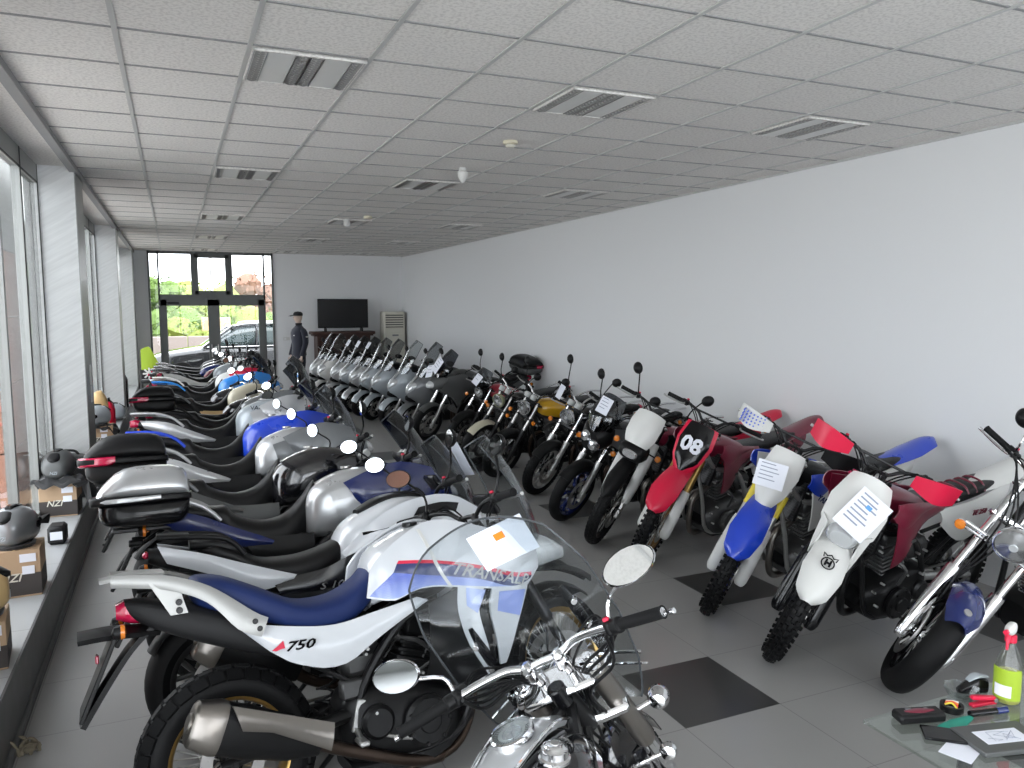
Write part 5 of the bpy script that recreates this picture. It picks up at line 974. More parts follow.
def car(px=-.7, py=23.1):
    t = thing('car', 'dark estate car with shiny bonnet parked outside the glass door', 'car', (px,py,0)); B = G(); prof = [(0,.62,.35,.70),(.12,.78,.25,.8),(.5,.90,.2,.88),(1.2,1.0,.2,.9),(1.55,1.03,.2,.9),(2.6,1.02,.2,.9),(3.8,1.05,.2,.9),(4.5,1.05,.22,.86),(4.75,.95,.35,.78)]
    B.body(prof, 5, 32, 4); obj('car_body', B, 'car paint', t)
    gh = obj('car_cabin', G().body([(1.35,1.02,.95,.76),(1.8,1.32,.95,.74),(2.2,1.55,.95,.7),(2.8,1.64,.95,.68),(3.6,1.62,.95,.68),(4.3,1.5,.95,.66),(4.65,1.1,.95,.66)], 4, 32, 4, taper=.12), 'car glass', t)
    obj('roof', G().body([(2.1,1.56,1.5,.63),(2.6,1.66,1.57,.64),(3.6,1.65,1.57,.63),(4.3,1.54,1.47,.6)], 4, 28, 4), 'car paint', t)
    for s in (-1,1):
        for a, c in (((1.4,1.0),(2.2,1.58)),((2.75,1.0),(2.8,1.63)),((3.7,1.0),(3.65,1.6))): obj('window_pillar', G().tube([V((a[0],s*.83,a[1])), V((c[0],s*.64,c[1]))], .035, 8), 'car paint', t)
        m = obj('wing_mirror', G().box((1.75,s*.98,1.05), (.14,.2,.14), b=.04), 'car paint', t); obj('chrome_strip', G().tube([V((1.5,s*.89,1.02)), V((4.4,s*.88,1.04))], .012, 6), 'chrome', t)
        obj('door_handle', G().box((2.6,s*.905,.9), (.16,.03,.03), b=.01), 'chrome', t); obj('headlamp', G().box((.22,s*.66,.72), (.3,.22,.13), b=.04), 'clear lens', t)
        for x in (.85,3.75):
            w = obj('car_wheel', G().lathe([(.2,-.1),(.3,-.11),(.335,-.08),(.335,.08),(.3,.11),(.2,.1)], (x,s*.8,.335), (0,1,0), 36), 'rubber', t); r = G().disc((x,s*.86,.335), .21, .04)
            for k in range(8): r.tube([V((x,s*.89,.335)), V((x+.19*cos(k*pi/4),s*.88,.335+.19*sin(k*pi/4)))], .02, 6)
            obj('wheel_rim', r, 'alloy', w)
    obj('roof_rail', G().tube([V((2.3,-.62,1.66)), V((2.6,-.62,1.70)), V((3.9,-.6,1.68)), V((4.2,-.6,1.6))], .015, 6, 3), 'chrome', t)
car()
# ------------------------------------------------------------------ left row, nearest first
CR = cruiser_near()
G1 = 'motorcycles parked in the left row'; G2 = 'motorcycles parked in the right row'
adventure('white adventure motorcycle with blue seat, red and blue flank stripes and gold rims', .14, 3.04, 5.5, 13, G1)
XR = sport_tourer('white and black sport touring motorcycle with black seat, just behind the blue seated one', .13, 3.79, 2, 12, G1)
L3 = tourer('silver tanked tourer with dark blue fairing carrying the silver lidded top case', .10, 4.56, -1, 11, G1, tp='silver paint', box=(-.55,-.05,.885,1.22,.24,'silver paint','gloss black','black plastic','clear lens'))
L4 = tourer('black tanked tourer with grey side panels carrying the large ribbed black top case', .0, 5.35, 0, 11, G1, tank='black paint', tail='matte grey', fair='black paint', rack='grey paint', low='matte grey', box=(-.58,-.07,.97,1.29,.25,'black plastic','black plastic','black plastic','red lens'), mir='round', half=False)
L5 = tourer('silver grey tanked tourer with black seat and white rack, behind the black tanked one', -.02, 6.35, 0, 11, G1, tank='silver paint', tail='silver paint', fair='grey paint', rack='silver paint', mir='round', scr='grey screen', tp='grey paint')
clone(L5.root, 'motorcycle with bright blue tank side and silver grab rail in the left row', -.05, 7.15, 0, 11, G1, {'silver paint': 'blue paint', 'grey paint': 'blue paint'}, ('tail_panel',))
L7 = tourer('white and silver adventure tourer with black seat beside the bright blue tanked one', -.05, 7.95, 0, 11, G1, tank='pale grey paint', tail='silver paint', fair='silver paint', rack='silver paint', tp='silver paint', z=.06, scrh=.1, scr='grey screen')
letters('name_lettering', 'VARADERO', .06, 'gloss black', L7.root, (.86,-.214,1.08), (RD(75),0,0), .002, .1)
L8 = tourer('grey tanked tourer carrying the farther black top case with a red lens', .05, 9.0, 0, 11, G1, tank='grey paint', tail='black plastic', fair='grey paint', rack='black plastic', z=.0, scr='smoke screen', box=(-.52,-.06,.97,1.25,.23,'black plastic','black plastic','black plastic','red lens'))
nk = naked('black naked motorcycle in the left row, just past the farther black top case', .0, 9.85, 0, 10, G1, tank='black paint', mir='oval', rim='dark metal', wheel='cast', steer=20, mz=.2)
far = [
 (L4, 'white and tan tanked motorcycle with black seat far down the left row', {'black paint':'cream paint','matte grey':'tan paint'}, ('top_case','luggage_rack','tail_panel')),
 (nk, 'low black motorcycle behind the white and tan tanked one', {}, ()),
 (L3, 'sky blue tanked sports motorcycle far down the left row', {'silver paint':'bright blue','navy paint':'bright blue'}, ('top_case','luggage_rack','tail_panel')),
 (L3, 'white motorcycle with red bodywork patches far down the left row', {'silver paint':'dirt white','navy paint':'red plastic'}, ('top_case','luggage_rack','tail_panel')),
 (nk, 'black motorcycle behind the red and white one in the left row', {}, ()),
 (L4, 'silver and white motorcycle near the far end of the left row', {'black paint':'pale grey paint','matte grey':'dirt white'}, ('top_case','luggage_rack')),
 (nk, 'motorcycle with dark red tank near the far end of the left row', {'black paint':'dark red'}, ()),
 (nk, 'motorcycle with blue tank near the glass door', {'black paint':'navy paint'}, ()),
 (nk, 'black motorcycle before the last one at the glass door', {}, ()),
 (nk, 'last grey motorcycle of the left row, right inside the glass door', {'black paint':'matte grey'}, ())]
rr_ = random.Random(2)
for i, (src, lb, rc, dr) in enumerate(far):
    s = src if not isinstance(src, Bike) else src.root
    clone(s, lb, .0+rr_.uniform(-.06,.06), 10.65+.82*i, rr_.uniform(-3,3), 10+rr_.uniform(-1,1), G1, rc, dr, .97)
# ------------------------------------------------------------------ right row, nearest first
chopper()
HU = dirt('white enduro motorcycle with white headlight mask, dark red shrouds and red ribbed black seat', 4.75, 3.58, 184, 12, G2, dict(tube='gloss black', leg='steel', clamp='red metal', tank='dark red', shroud='dark red', wing='dark red', side='dirt white', rear='dirt white', ff='dirt white', np='dirt white', guard='gloss black', engm='engine black', sw='alloy', frame='dark metal', ribs=1, crest=1, hdr='dark metal', muf='engine grey', dots=0), head='lamp', hand=('red plastic','red plastic'), name='enduro_motorcycle', steer=36)
YZ = dirt('blue and white motocross motorcycle with blue front fender and blue rear fender', 4.83, 4.34, 186, 10.5, G2, dict(tube='alloy', leg='steel', tank='black plastic', shroud='dirt white', wing='blue paint', side='dirt white', rear='blue paint', ff='blue paint', np='dirt white', guard='dirt white', stick='yellow', rim='blue paint', grip='navy paint', engm='engine grey', dots=1, tcol='navy paint'), text='YAMAHA', hand=('black plastic','dirt white'), steer=35)
dirt('red motocross motorcycle with race number 08 on its front plate', 4.93, 5.55, 192, 11, G2, dict(tube='gold', leg='steel', tank='dark red', shroud='dark red', wing='dark red', side='dark red', rear='dark red', ff='red plastic', np='red plastic', guard='dirt white', rim='bronze', engm='engine grey'), num='08', steer=26)
dirt('white faced enduro motorcycle with white fork guards and road tyre, beside number 08', 4.87, 6.05, 187.5, 10.3, G2, dict(tube='dark metal', leg='dark metal', tank='dark red', shroud='black plastic', wing='black plastic', side='red plastic', rear='red plastic', ff='black plastic', np='dirt white', guard='dirt white', engm='engine black', frame='dark metal', sw='dark metal'), head='enduro', road=True, pieces='enduro', name='enduro_motorcycle', mirrors='round', steer=33, signals=True)
SM = naked('black supermoto with double headlights, smoked fly screen and blue wheel rims', 4.88, 6.62, 181, 10.3, G2, tank='black paint', screen='full', rim='navy paint', wheel='cast', lampm='black plastic', fend='black plastic', leg='alloy', tube='chrome', name='supermoto_motorcycle')
RO = naked('black roadster with chrome round headlight and big spoked front wheel, left of the supermoto', 5.10, 7.78, 183, 10.8, G2, tank='black paint', lampm='chrome', rim='alloy', tread='dual', mz=.3)
K3 = naked('motorcycle with yellow tank and round chrome headlight', 5.02, 8.6, 178, 10.5, G2, tank='yellow paint', rim='dark metal', leg='dark metal', tube='steel')
K4 = naked('dark classic motorcycle with cream front fender and olive headlight shell', 5.0, 9.4, 180, 10.5, G2, tank='black paint', lampm='olive paint', fend='cream paint', rim='dark metal', leg='dark metal', tube='steel')
RE = naked('motorcycle with bright red tank and small fly screen in the right row', 5.1, 10.55, 186, 10, G2, tank='red paint', screen='fly', lampm='black plastic', wheel='cast', rim='dark metal', leg='dark metal')
GF = tourer('matt dark motorcycle with price sheets on its screen and black top case', 5.0, 11.75, 190, 10.5, G2, tank='matte grey', fair='matte grey', tail='matte grey', rack='black plastic', scr='smoke screen', name='adventure_motorcycle', box=(-.5,-.04,1.03,1.31,.24,'black plastic','matte grey','black plastic','red lens'))
s1 = scooter('dark grey scooter beside the matt dark motorcycle', 4.95, 12.7, 186, 9, G2, 'grey paint', tall=.1)
s2 = clone(s1.root, 'pale grey scooter with a tall clear windscreen, second in the scooter rank', 4.85, 13.5, 186, 9, G2, {'grey paint': 'pale grey paint', 'grey screen': 'clear screen'})
sc_l = ['silver scooter with chrome headlight brow, third in the scooter rank','pale blue grey scooter with large windscreen, fourth in the scooter rank','pale scooter with white price tag, fifth in the scooter rank','dark screened scooter with white tag, sixth in the scooter rank','grey screened scooter with white tag, seventh in the scooter rank','white fronted scooter, eighth in the scooter rank','last scooter of the right row, silver, before the sideboard']
SCT = []
for i, lb in enumerate(sc_l):
    r_s = clone(s1.root, lb, 4.7-.08*i+(0 if i < 5 else -.1), 14.3+.66*i, 190+1.5*i, 9, G2, {'grey paint': ('pale grey paint','pale grey paint','silver paint','pale grey paint','silver paint','dirt white','silver paint')[i], 'grey screen': ('grey screen','grey screen','smoke screen','smoke screen','smoke screen','grey screen','grey screen')[i]})
    if i in (2,3,4): SCT.append((r_s, ['white tag on the screen of the fifth scooter in the rank','white tag on the screen of the sixth scooter in the rank','white tag on the screen of the seventh scooter in the rank'][i-2]))
# ------------------------------------------------------------------ sheets of paper on the machines
def sheet(label, P3, w, h, nrm, up, lines=5, stamp=None, name='paper_sheet', group='price sheets on the motorcycles', curl=.004):
    n = V(nrm).normalized(); u = V(up); u = (u-n*u.dot(n)).normalized(); r = u.cross(n)
    t = thing(name, label, 'paper', P3, group=group); P = []
    for i in range(7):
        x = (-.5+i/6)*w; P.append([r*x+u*((-.5+j/4)*h)+n*(curl*(2*x/w)**2) for j in range(5)])
    obj('paper', G().grid(P, .0008), 'paper', t)
    for k in range(lines):
        a = u*(h*(.38-.76*k/max(lines,1))); g = G().grid([[r*(x*w)+a+n*(.0012+curl*(2*x)**2), r*(x*w)+a+u*h*.035+n*(.0012+curl*(2*x)**2)] for x in (-.38,-.2,.0,.1+.25*((k*7) % 3)/3)], .0006); obj('printed_line', g, 'print', t)
    if stamp: obj('printed_emblem', G().grid([[r*x+u*y+n*.0016 for y in (-.012+h*.2,.012+h*.2)] for x in (-.016,0,.016)], .0006), stamp, t)
    return t
def on(bike, p, n, u, w, h, label, st=True, **k):
    """sheet resting on a machine: point, normal and up given in that machine's own frame"""
    q = (lambda v: bike.SM@V(v)) if st else (lambda v: V(v))
    bpy.context.view_layer.update(); R = bike.root.matrix_world.to_3x3(); P0 = bike.root.matrix_world@(bike.S(p) if st else V(p))
    return sheet(label, P0, w, h, R@q(n), R@q(u), **k)
on(CR, (1.03,-.085,1.44), (-.9,0,-.42), (-.42,-.02,.9), .18, .13, 'blank white sheet with a small orange emblem on the large cruiser windshield', lines=0, stamp='orange lens', curl=.003)
on(HU, (1.45,.03,1.06), (.85,.05,.5), (-.5,.25,.85), .19, .25, 'printed price sheet on the white headlight mask of the red handguard enduro', lines=7, stamp='print blue')
on(YZ, (1.40,-.04,1.06), (.85,0,.5), (-.5,-.2,.85), .19, .17, 'printed price sheet over the front plate of the blue fendered motocross bike', lines=5)
on(SM, (1.27,.0,1.23), (.9,0,.45), (-.45,0,.9), .13, .16, 'white price sheet on the smoked screen of the black supermoto', lines=4)
on(XR, (1.33,-.02,1.26), (.9,0,.42), (-.42,0,.9), .15, .22, 'white sheet behind the windscreen of the white sport tourer', st=False, lines=2)
on(RE, (1.30,-.02,1.12), (.9,0,.42), (-.42,.2,.9), .11, .16, 'white tag on the fly screen of the bright red tanked motorcycle', lines=2)
on(GF, (1.40,.02,1.22), (.9,0,.42), (-.42,.3,.9), .18, .24, 'larger white price sheet on the matt dark motorcycle with price sheets', st=False, lines=4)
on(GF, (1.46,-.1,1.10), (.9,0,.42), (-.42,-.4,.9), .16, .2, 'smaller tilted price sheet below it on the matt dark motorcycle with price sheets', st=False, lines=3)
on(RO, (1.16,-.2,1.12), (.8,-.5,.3), (-.3,0,.9), .12, .16, 'blank pale tag hanging from the bars of the roadster left of the supermoto', lines=0)
for i, (src, lb) in enumerate(SCT):
    bpy.context.view_layer.update(); m = src.matrix_world; sheet(lb, m@V((1.12,.02,1.35)), .12, .14, m.to_3x3()@V((.85,0,.5)), m.to_3x3()@V((-.5,0,.85)), lines=2)
def crumple(q): return V((q.x+.012*sin(60*q.y+20*q.z), q.y+.014*sin(50*q.x+9), q.z+.016*sin(47*q.x+31*q.y)+.01*sin(90*q.y)))
# ------------------------------------------------------------------ things on the window ledge
def helmet(label, x, y, z, rz, m, visor='black plastic', sc=1., red=None):
    t = thing('motorcycle_helmet', label, 'helmet', (x,y,z), (0,0,rz)); t.scale = (sc,)*3
    sh = G().body([(-.155,.14,.09,.03),(-.145,.19,.05,.075),(-.10,.235,.02,.11),(-.02,.262,.005,.125),(.06,.25,.0,.12),(.12,.21,.005,.10),(.155,.15,.02,.075),(.17,.11,.03,.045)], 2.3, 32, 4)
    s = obj('helmet_shell', sh, m, t); obj('visor', G().strip([(.09,.0,.225),(.145,.0,.18),(.168,0,.125),(.165,0,.1)], [.085,.115,.11,.1], .05, .006, 13), visor, t)
    obj('neck_roll', G().lathe([(.085,-.01),(.115,-.008),(.12,.012),(.1,.02)], (-.01,0,.008), (0,0,1), 28), 'cloth black', t)
    obj('top_vent', G().body([(-.06,.268,.25,.02),(0,.275,.25,.035),(.06,.262,.24,.025)], 2.6, 16, 3), 'gloss black', t)
    letters('brand_lettering', 'NZI', .035, 'pale grey paint', t, (-.15,0,.085), (RD(90),0,RD(-90)), .008, .2); obj('rear_spoiler', G().body([(-.165,.2,.18,.02),(-.13,.225,.18,.05),(-.09,.25,.22,.04)], 2.4, 16, 3), 'black plastic', t)
    for sg in (-1,1): obj('visor_pivot', G().disc((.045,sg*.122,.13), .022, .02), 'gloss black', t)
    if red: obj('red_patch', G().shell([(-.1,-.118,.16),(0,-.13,.17),(.06,-.126,.15)], [(-.1,-.122,.09),(0,-.13,.08),(.06,-.125,.1)], .006), red, t)
    return t
def carton(label, x, y, rz, w=.34, d=.27, h=.27, z=.34):
    t = thing('cardboard_box', label, 'box', (x,y,z), (0,0,rz)); obj('box_body', G().box((0,0,h/2), (w,d,h), b=.003), 'cardboard', t)
    obj('printed_band', G().box((0,0,h*.27), (w+.002,d+.002,h*.46), b=.001), 'card dark', t)
    for a in range(2): obj('stuck_label', G().box((.07+.0*a,-d/2-.003,h*.83-.075*a), (.085-.02*a,.003,.05), b=.0), 'paper', t)
    letters('printed_logo', 'NZI', .07, 'ac plastic', t, (-.03,-d/2-.002,h*.42), (RD(90),0,0), .001, .3, bold=.001); obj('flap_seam', G().box((0,0,h+.001), (.012,d*.98,.002)), 'tan paint', t)
    return t
carton('helmet carton under the blue grey helmet, nearest whole carton on the ledge', -.945, 5.50, RD(2), h=.29, w=.27); helmet('blue grey gloss helmet on the nearest whole carton', -.95, 5.50, .63, RD(70), 'grey paint', sc=.95)
carton('helmet carton under the matt grey helmet beside the black bag', -.945, 7.5, RD(-2), h=.27, w=.28); helmet('matt grey helmet on a carton in front of the black bag', -.945, 7.5, .63, RD(80), 'matte grey', sc=.98)
o = obj('black_cloth', G().strip([(-.2,0,.3),(-.16,0,.335),(-.02,0,.33),(.1,0,.335),(.17,0,.3),(.19,0,.2),(.2,0,.1)], [.08,.12,.13,.13,.12,.1,.06], .06, .01, 11, 6).xf(crumple), 'cloth black', loc=(-.94,7.42,.33)); tag(o, 'crumpled black cloth bag under the matt grey helmet', 'cloth')
t = thing('soft_case', 'black soft carry bag standing on the ledge behind the matt grey helmet', 'bag', (-.96,8.12,.34)); obj('bag_body', G().body([(-.24,.34,.01,.1),(-.2,.38,0,.13),(0,.4,0,.14),(.16,.38,0,.13),(.2,.34,.01,.1)], 4.5, 28, 4), 'cloth black', t)
obj('carry_handle', G().tube([V((-.12,0,.39)), V((-.08,0,.43)), V((.06,0,.43)), V((.1,0,.39))], .012, 8, 4), 'cloth black', t); obj('zip', G().tube([V((.06,-.135,.03)), V((.06,-.142,.2)), V((.06,-.13,.36))], .004, 6), 'dark metal', t); obj('side_strap', G().box((-.05,-.142,.19), (.035,.006,.36), b=.001), 'black plastic', t)
t = thing('small_case', 'small grey glossy box on the ledge between the two helmet cartons', 'box', (-.86,6.55,.34)); obj('case_body', G().box((0,0,.07), (.12,.16,.14), b=.02), 'dark plastic', t); obj('case_label', G().box((0,-.082,.07), (.08,.004,.06)), 'paper', t)
carton('helmet carton at the left picture edge, partly out of frame', -.95, 4.42, RD(6), h=.24, w=.26); helmet('tan helmet on the carton at the left picture edge', -.96, 4.42, .58, RD(190), 'tan paint')
carton('helmet carton on the ledge beyond the first pier', -.92, 10.9, 0, h=.28); helmet('grey and pink helmet on the carton beyond the first pier', -.93, 10.85, .62, RD(200), 'pale grey paint', 'red lens', red='red lens')
o = obj('black_cloth', G().strip([(-.18,0,.3),(-.1,0,.335),(.1,0,.33),(.2,0,.25)], [.08,.12,.12,.06], .06, .01, 11, 6).xf(crumple), 'cloth black', loc=(-.88,10.85,.3)); tag(o, 'black cloth under the grey and pink helmet', 'cloth')
t = thing('paper_bag', 'crumpled brown paper bag behind the grey and pink helmet', 'bag', (-.96,11.5,.34)); obj('bag_paper', G().body([(-.12,.5,.0,.07),(-.06,.62,0,.1),(.05,.66,0,.09),(.12,.52,.0,.06)], 3, 14, 2), 'tan paint', t)
t = thing('fire_extinguisher', 'red fire extinguisher on the ledge behind the paper bag', 'extinguisher', (-.86,11.9,.34)); obj('cylinder', G().lathe([(.001,0),(.07,0),(.075,.03),(.075,.36),(.05,.43),(.02,.46),(.001,.46)], (0,0,0), (0,0,1), 24), 'red plastic', t); obj('valve', G().box((0,0,.49), (.03,.1,.05), b=.008).tube([V((0,.03,.48)), V((.05,.09,.4)), V((.06,.09,.15))], .01, 8, 4), 'black plastic', t)
t = thing('backpack', 'black and pink backpack on the ledge by the second pier', 'bag', (-.92,15.1,.34)); obj('pack_body', G().body([(-.16,.5,.02,.08),(-.1,.62,0,.13),(.05,.66,0,.13),(.14,.5,.0,.09)], 3, 24, 3), 'cloth black', t); obj('pack_pocket', G().body([(-.1,.5,.34,.05),(-.04,.52,.32,.06),(.02,.48,.34,.04)], 3, 16, 3, y0=-.1), 'skin', t); obj('pack_strap', G().tube([V((.05,-.1,.64)), V((.1,-.16,.4)), V((.06,-.12,.1))], .014, 8, 4), 'dirt white', t)
helmet('white and dark helmet on the ledge before the backpack', -.90, 13.3, .36, RD(200), 'pale grey paint', 'dark plastic')
t = thing('display_chair', 'black chair with lime green back at the end of the window ledge', 'chair', (-.52,18.3,0)); obj('chair_back', G().shell([(-.2,0,1.25),(0,-.02,1.32),(.1,-.02,1.2),(.24,0,.95)], [(-.2,0,.8),(0,-.02,.8),(.1,-.02,.8),(.24,0,.8)], .04, 0, sub=3), 'lime', t)
t.scale = (.75,.75,.95)
obj('seat', G().box((0,-.15,.55), (.45,.45,.08), b=.03), 'cloth black', t); obj('chair_cover', G().box((0,-.0,.66), (.44,.06,.3), b=.02), 'cloth black', t)
for sx in (-1,1):
    for sy in (0,-.3): obj('leg', G().tube([V((sx*.18,sy,.52)), V((sx*.2,sy,0))], .014, 8), 'dark metal', t)
g = G()
for k in range(8): a = k*pi/4; g.box((.13*cos(a)*.5,-.05,.68+.13*sin(a)*.5), (.12,.02,.035), rotax((0,1,0), -a), .004)
o = obj('star_rosette', g, 'dirt white', loc=(-.52,18.24,.0)); tag(o, 'white star shaped rosette hanging on the lime backed chair', 'rosette')
t = thing('dried_plant', 'dry brown plant tips sticking up in the bottom left corner', 'plant', (-.71,4.10,0)); g = G(); r_ = random.Random(9)
for k in range(14): a = V((r_.uniform(-.05,.05), r_.uniform(-.05,.05), .0)); q = a+V((r_.uniform(-.06,.09), r_.uniform(-.06,.06), r_.uniform(.02,.09))); g.tube([a, (a+q)/2+V((0,0,.02)), q], [.009,.007,.002], 6, 3)
obj('stems', g, 'leaf dry', t); obj('dried_head', G().lathe([(.001,0),(.03,.01),(.035,.03),(.001,.05)], (0,0,0), (0,0,1), 12), 'leaf dry', t)
# ------------------------------------------------------------------ glass table with workshop oddments
TZ = .75; t = thing('glass_table', 'clear glass topped table in the bottom right corner', 'table', (2.65,1.2,0))
obj('tabletop', G().box((0,0,TZ-.006), (1.3,1.1,.012), b=.002), 'table glass', t); obj('under_shelf', G().box((.05,0,.42), (1.0,.8,.014), b=.002), 'table glass', t)
for sx in (-1,1):
    for sy in (-1,1): obj('leg', G().tube([V((sx*.42,sy*.35,TZ-.014)), V((sx*.45,sy*.38,0))], .022, 14), 'gloss black', t)
for s in (-1,1): obj('leg_rail', G().box((0,s*.36,.42), (.86,.025,.03), b=.006), 'gloss black', t)
def onT(name, label, cat, x, y, rz=0, g=None): return thing(name, label, cat, (x,y,TZ), (0,0,rz), g)
t = onT('spray_bottle', 'clear spray bottle of yellow green cleaner with white and red trigger head', 'spray bottle', 2.545, 1.64, RD(200))
obj('bottle', G().lathe([(.001,0),(.036,0),(.04,.006),(.042,.05),(.042,.11),(.036,.15),(.022,.185),(.0135,.205),(.0135,.215)], (0,0,.0), (0,0,1), 32), 'bottle plastic', t)
obj('cleaner_liquid', G().lathe([(.001,.003),(.034,.003),(.039,.01),(.040,.05),(.040,.105),(.001,.105)], (0,0,.0), (0,0,1), 32), 'liquid', t); obj('collar', G().disc((0,0,.222), .018, .026, (0,0,1)), 'red plastic', t)
obj('bottle_label', G().grid([[V((.0432*cos(a), .0432*sin(a), z)) for z in (.02,.06,.1,.125)] for a in [RD(-70+14*q) for q in range(11)]], .0008), 'lime', t); obj('label_patch', G().grid([[V((.0442*cos(a), .0442*sin(a), z)) for z in (.03,.05,.07)] for a in [RD(-45+9*q) for q in range(9)]], .0008), 'paper', t)
h = obj('spray_head', G().body([(-.028,.268,.24,.01),(-.015,.275,.236,.014),(.02,.276,.238,.014),(.045,.27,.252,.010),(.055,.266,.256,.008)], 2.8, 16, 3), 'dirt white', t); obj('trigger', G().tube([V((.02,0,.245)), V((.034,0,.225)), V((.042,0,.195))], [.007,.006,.004], 8, 3), 'red plastic', h); obj('nozzle', G().disc((.06,0,.261), .009, .014, (1,0,0), 6), 'red plastic', h)
t = onT('tool_pouch', 'black hard case with a dark red oval window, nearest the table corner', 'case', 2.165, 1.675, RD(-17)); obj('case_body', G().box((0,0,.016), (.16,.06,.032), b=.008), 'black plastic', t); obj('red_window', G().body([(-.05,.034,.028,.005),(0,.0345,.028,.016),(.05,.034,.028,.005)], 2, 16, 4), 'dark red', t); obj('printed_mark', G().box((-.03,.012,.0325), (.02,.008,.001)).box((.03,.012,.0325), (.012,.006,.001)), 'grey paint', t)
t = onT('tape_roll', 'open black ring of tape with coloured cables inside it', 'tape', 2.32, 1.675, RD(30)); obj('tape_ring', G().lathe([(.027,0),(.036,0),(.036,.02),(.027,.02)], (0,0,0), (0,0,1), 32, True), 'black plastic', t)
for k, m in enumerate(('yellow','red plastic','orange','dirt white')): obj('coloured_wire', G().tube([V((-.02+.01*k,-.018,.018+.003*k)), V((-.005+.006*k,0,.026)), V((-.01+.01*k,.02,.018))], .0032, 6, 4), m, t)
t = onT('stapler', 'small red stapler with open jaw beside the spray bottle', 'stapler', 2.445, 1.655, RD(-8)); obj('stapler_base', G().box((0,0,.006), (.1,.022,.012), b=.003), 'red plastic', t); obj('stapler_arm', G().box((.0,0,.026), (.1,.02,.014), rotax((0,1,0), .16), .004), 'red plastic', t); obj('stapler_hinge', G().disc((.045,0,.014), .008, .024), 'steel', t)
t = onT('marker_pen', 'black marker pen with blue cap lying before the stapler', 'pen', 2.40, 1.605, RD(-12)); obj('pen_body', G().tube([V((-.07,0,.011)), V((.03,0,.011))], .0105, 14), 'gloss black', t); obj('pen_cap', G().tube([V((.03,0,.011)), V((.07,0,.011))], .0115, 14), 'navy paint', t)
t = onT('glove', 'teal green work cloth spread under the black case', 'cloth', 2.24, 1.605, RD(5)); g = G().strip([(-.11,0,.003),(-.05,0,.006),(.02,0,.004),(.09,0,.006)], [.008,.02,.024,.008], .002, .003, 7, 4); g.strip([(-.03,-.05,.003),(-.02,-.02,.006),(-.01,.01,.004)], [.014,.02,.012], .002, .003, 5, 3, axis=(1,0,0)); obj('cloth_piece', g, 'teal', t); t.name = 'teal_cloth'
t = onT('notebook', 'dark grey notebook with a white scribbled label', 'notebook', 2.29, 1.485, RD(-14)); obj('cover', G().box((0,0,.008), (.24,.15,.016), b=.003), 'matte grey', t); obj('white_label', G().box((-.0,.0,.0168), (.15,.07,.001)), 'paper', t); g = G(); r_ = random.Random(4)
for k in range(6): g.tube([V((r_.uniform(-.06,.06), r_.uniform(-.03,.03), .0178)) for _ in range(3)], .0006, 4)
obj('scribble', g, 'print', t)
t = onT('paper_sheet', 'white paper corner sticking out under the dark notebook', 'paper', 2.13, 1.50, RD(20)); obj('paper', G().box((0,0,.0015), (.12,.09,.001)), 'paper', t); t['group'] = 'papers on the glass table'
t = onT('leather_case', 'flat black leather case behind the notebook', 'case', 2.15, 1.575, RD(-40)); obj('case_body', G().box((0,0,.006), (.12,.08,.01), b=.003), 'gloss black', t)
t = onT('glass_dish', 'clear scalloped glass dish at the back edge of the table', 'dish', 2.42, 1.715, 0); obj('dish_bowl', G().lathe([(.001,.002),(.03,.002),(.04,.012),(.055,.04),(.052,.04),(.036,.014),(.001,.007)], (0,0,0), (0,0,1), 32).xf(lambda q: V((q.x*(1+.08*sin(8*atan2(q.y,q.x+1e-6))), q.y*(1+.08*sin(8*atan2(q.y,q.x+1e-6))), q.z))), 'clear screen', t)
t = onT('tape_dispenser', 'small black dispenser with pale top behind the spray bottle', 'dispenser', 2.49, 1.725, RD(160)); obj('dispenser_body', G().body([(-.05,.05,.0,.012),(-.02,.06,.0,.02),(.02,.045,0,.02),(.05,.02,0,.015)], 2.6, 16, 3), 'gloss black', t); obj('dispenser_top', G().body([(-.05,.062,.052,.008),(-.01,.07,.058,.018),(.02,.05,.044,.012)], 2.6, 16, 3), 'pale grey paint', t)
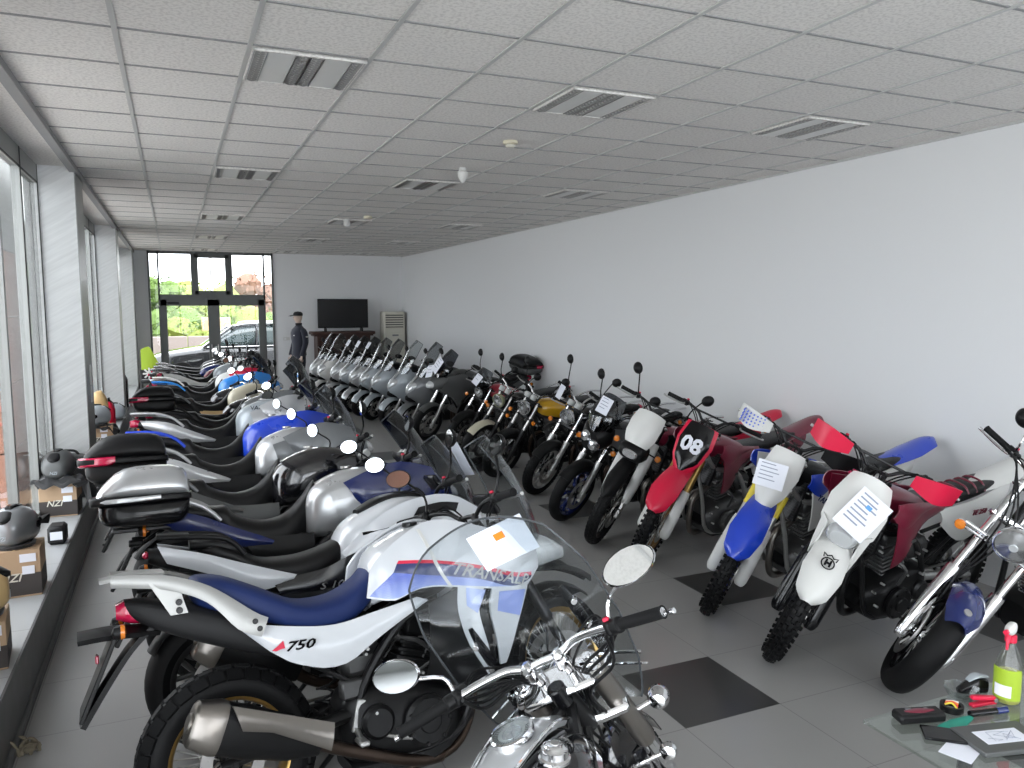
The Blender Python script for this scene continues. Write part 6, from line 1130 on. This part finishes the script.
# ------------------------------------------------------------------ camera and light
FW = V((.39661033,.91255662,-.09970286)); RT = V((.91702961,-.39881215,-.0023595)); UP = V((.04191589,.09049467,.99501446)); CAMP = V((0,0,2.09))
cam = bpy.data.cameras.new('camera'); cam.lens = 776.057/1024*36; cam.sensor_width = 36; cam.clip_start = .05; cam.clip_end = 300
co = bpy.data.objects.new('camera', cam); COL.objects.link(co); m4 = Matrix((RT, UP, -FW)).transposed().to_4x4(); m4.translation = CAMP; co.matrix_world = m4
sc = bpy.context.scene; sc.camera = co
def world():
    w = bpy.data.worlds.new('sky'); sc.world = w; w.use_nodes = True; nt = w.node_tree; bg = nt.nodes['Background']
    tc = nt.nodes.new('ShaderNodeTexCoord'); mp = nt.nodes.new('ShaderNodeMapping'); mp.inputs['Scale'].default_value = (2,2,9); n = nt.nodes.new('ShaderNodeTexNoise'); n.inputs['Scale'].default_value = 1.6; n.inputs['Detail'].default_value = 6
    r = nt.nodes.new('ShaderNodeValToRGB'); r.color_ramp.elements[0].position = .38; r.color_ramp.elements[0].color = (.80,.86,.96,1); r.color_ramp.elements[1].position = .6; r.color_ramp.elements[1].color = (1,1,1,1)
    nt.links.new(tc.outputs['Generated'], mp.inputs[0]); nt.links.new(mp.outputs[0], n.inputs['Vector']); nt.links.new(n.outputs['Fac'], r.inputs[0]); nt.links.new(r.outputs[0], bg.inputs['Color']); bg.inputs['Strength'].default_value = WS
WS = 4.0
world()
def portal(name, loc, rot, sx, sy):
    l = bpy.data.lights.new(name, 'AREA'); l.shape = 'RECTANGLE'; l.size = sx; l.size_y = sy; l.cycles.is_portal = True
    o = bpy.data.objects.new(name, l); COL.objects.link(o); o.location = loc; o.rotation_euler = rot
for (a, c), (d, e) in zip(piers, piers[1:]): portal('window_portal', (-1.22,(c+d)/2,1.85), (0,RD(-90),0), 3.1, d-c)
portal('door_portal', (.89,YF+.12,1.7), (RD(-90),0,0), 2.8, 3.3); portal('back_portal', (2.15,YB-.2,1.7), (RD(90),0,0), 6.1, 3.1)
vs = sc.view_settings; vs.view_transform = 'Standard'; vs.look = 'None'; vs.gamma = 1; vs.use_curve_mapping = False; vs.exposure = .88
sc.cycles.max_bounces = 10; sc.cycles.diffuse_bounces = 6; sc.cycles.glossy_bounces = 4; sc.cycles.transparent_max_bounces = 24; sc.cycles.caustics_reflective = False; sc.cycles.caustics_refractive = False; sc.cycles.sample_clamp_indirect = 8
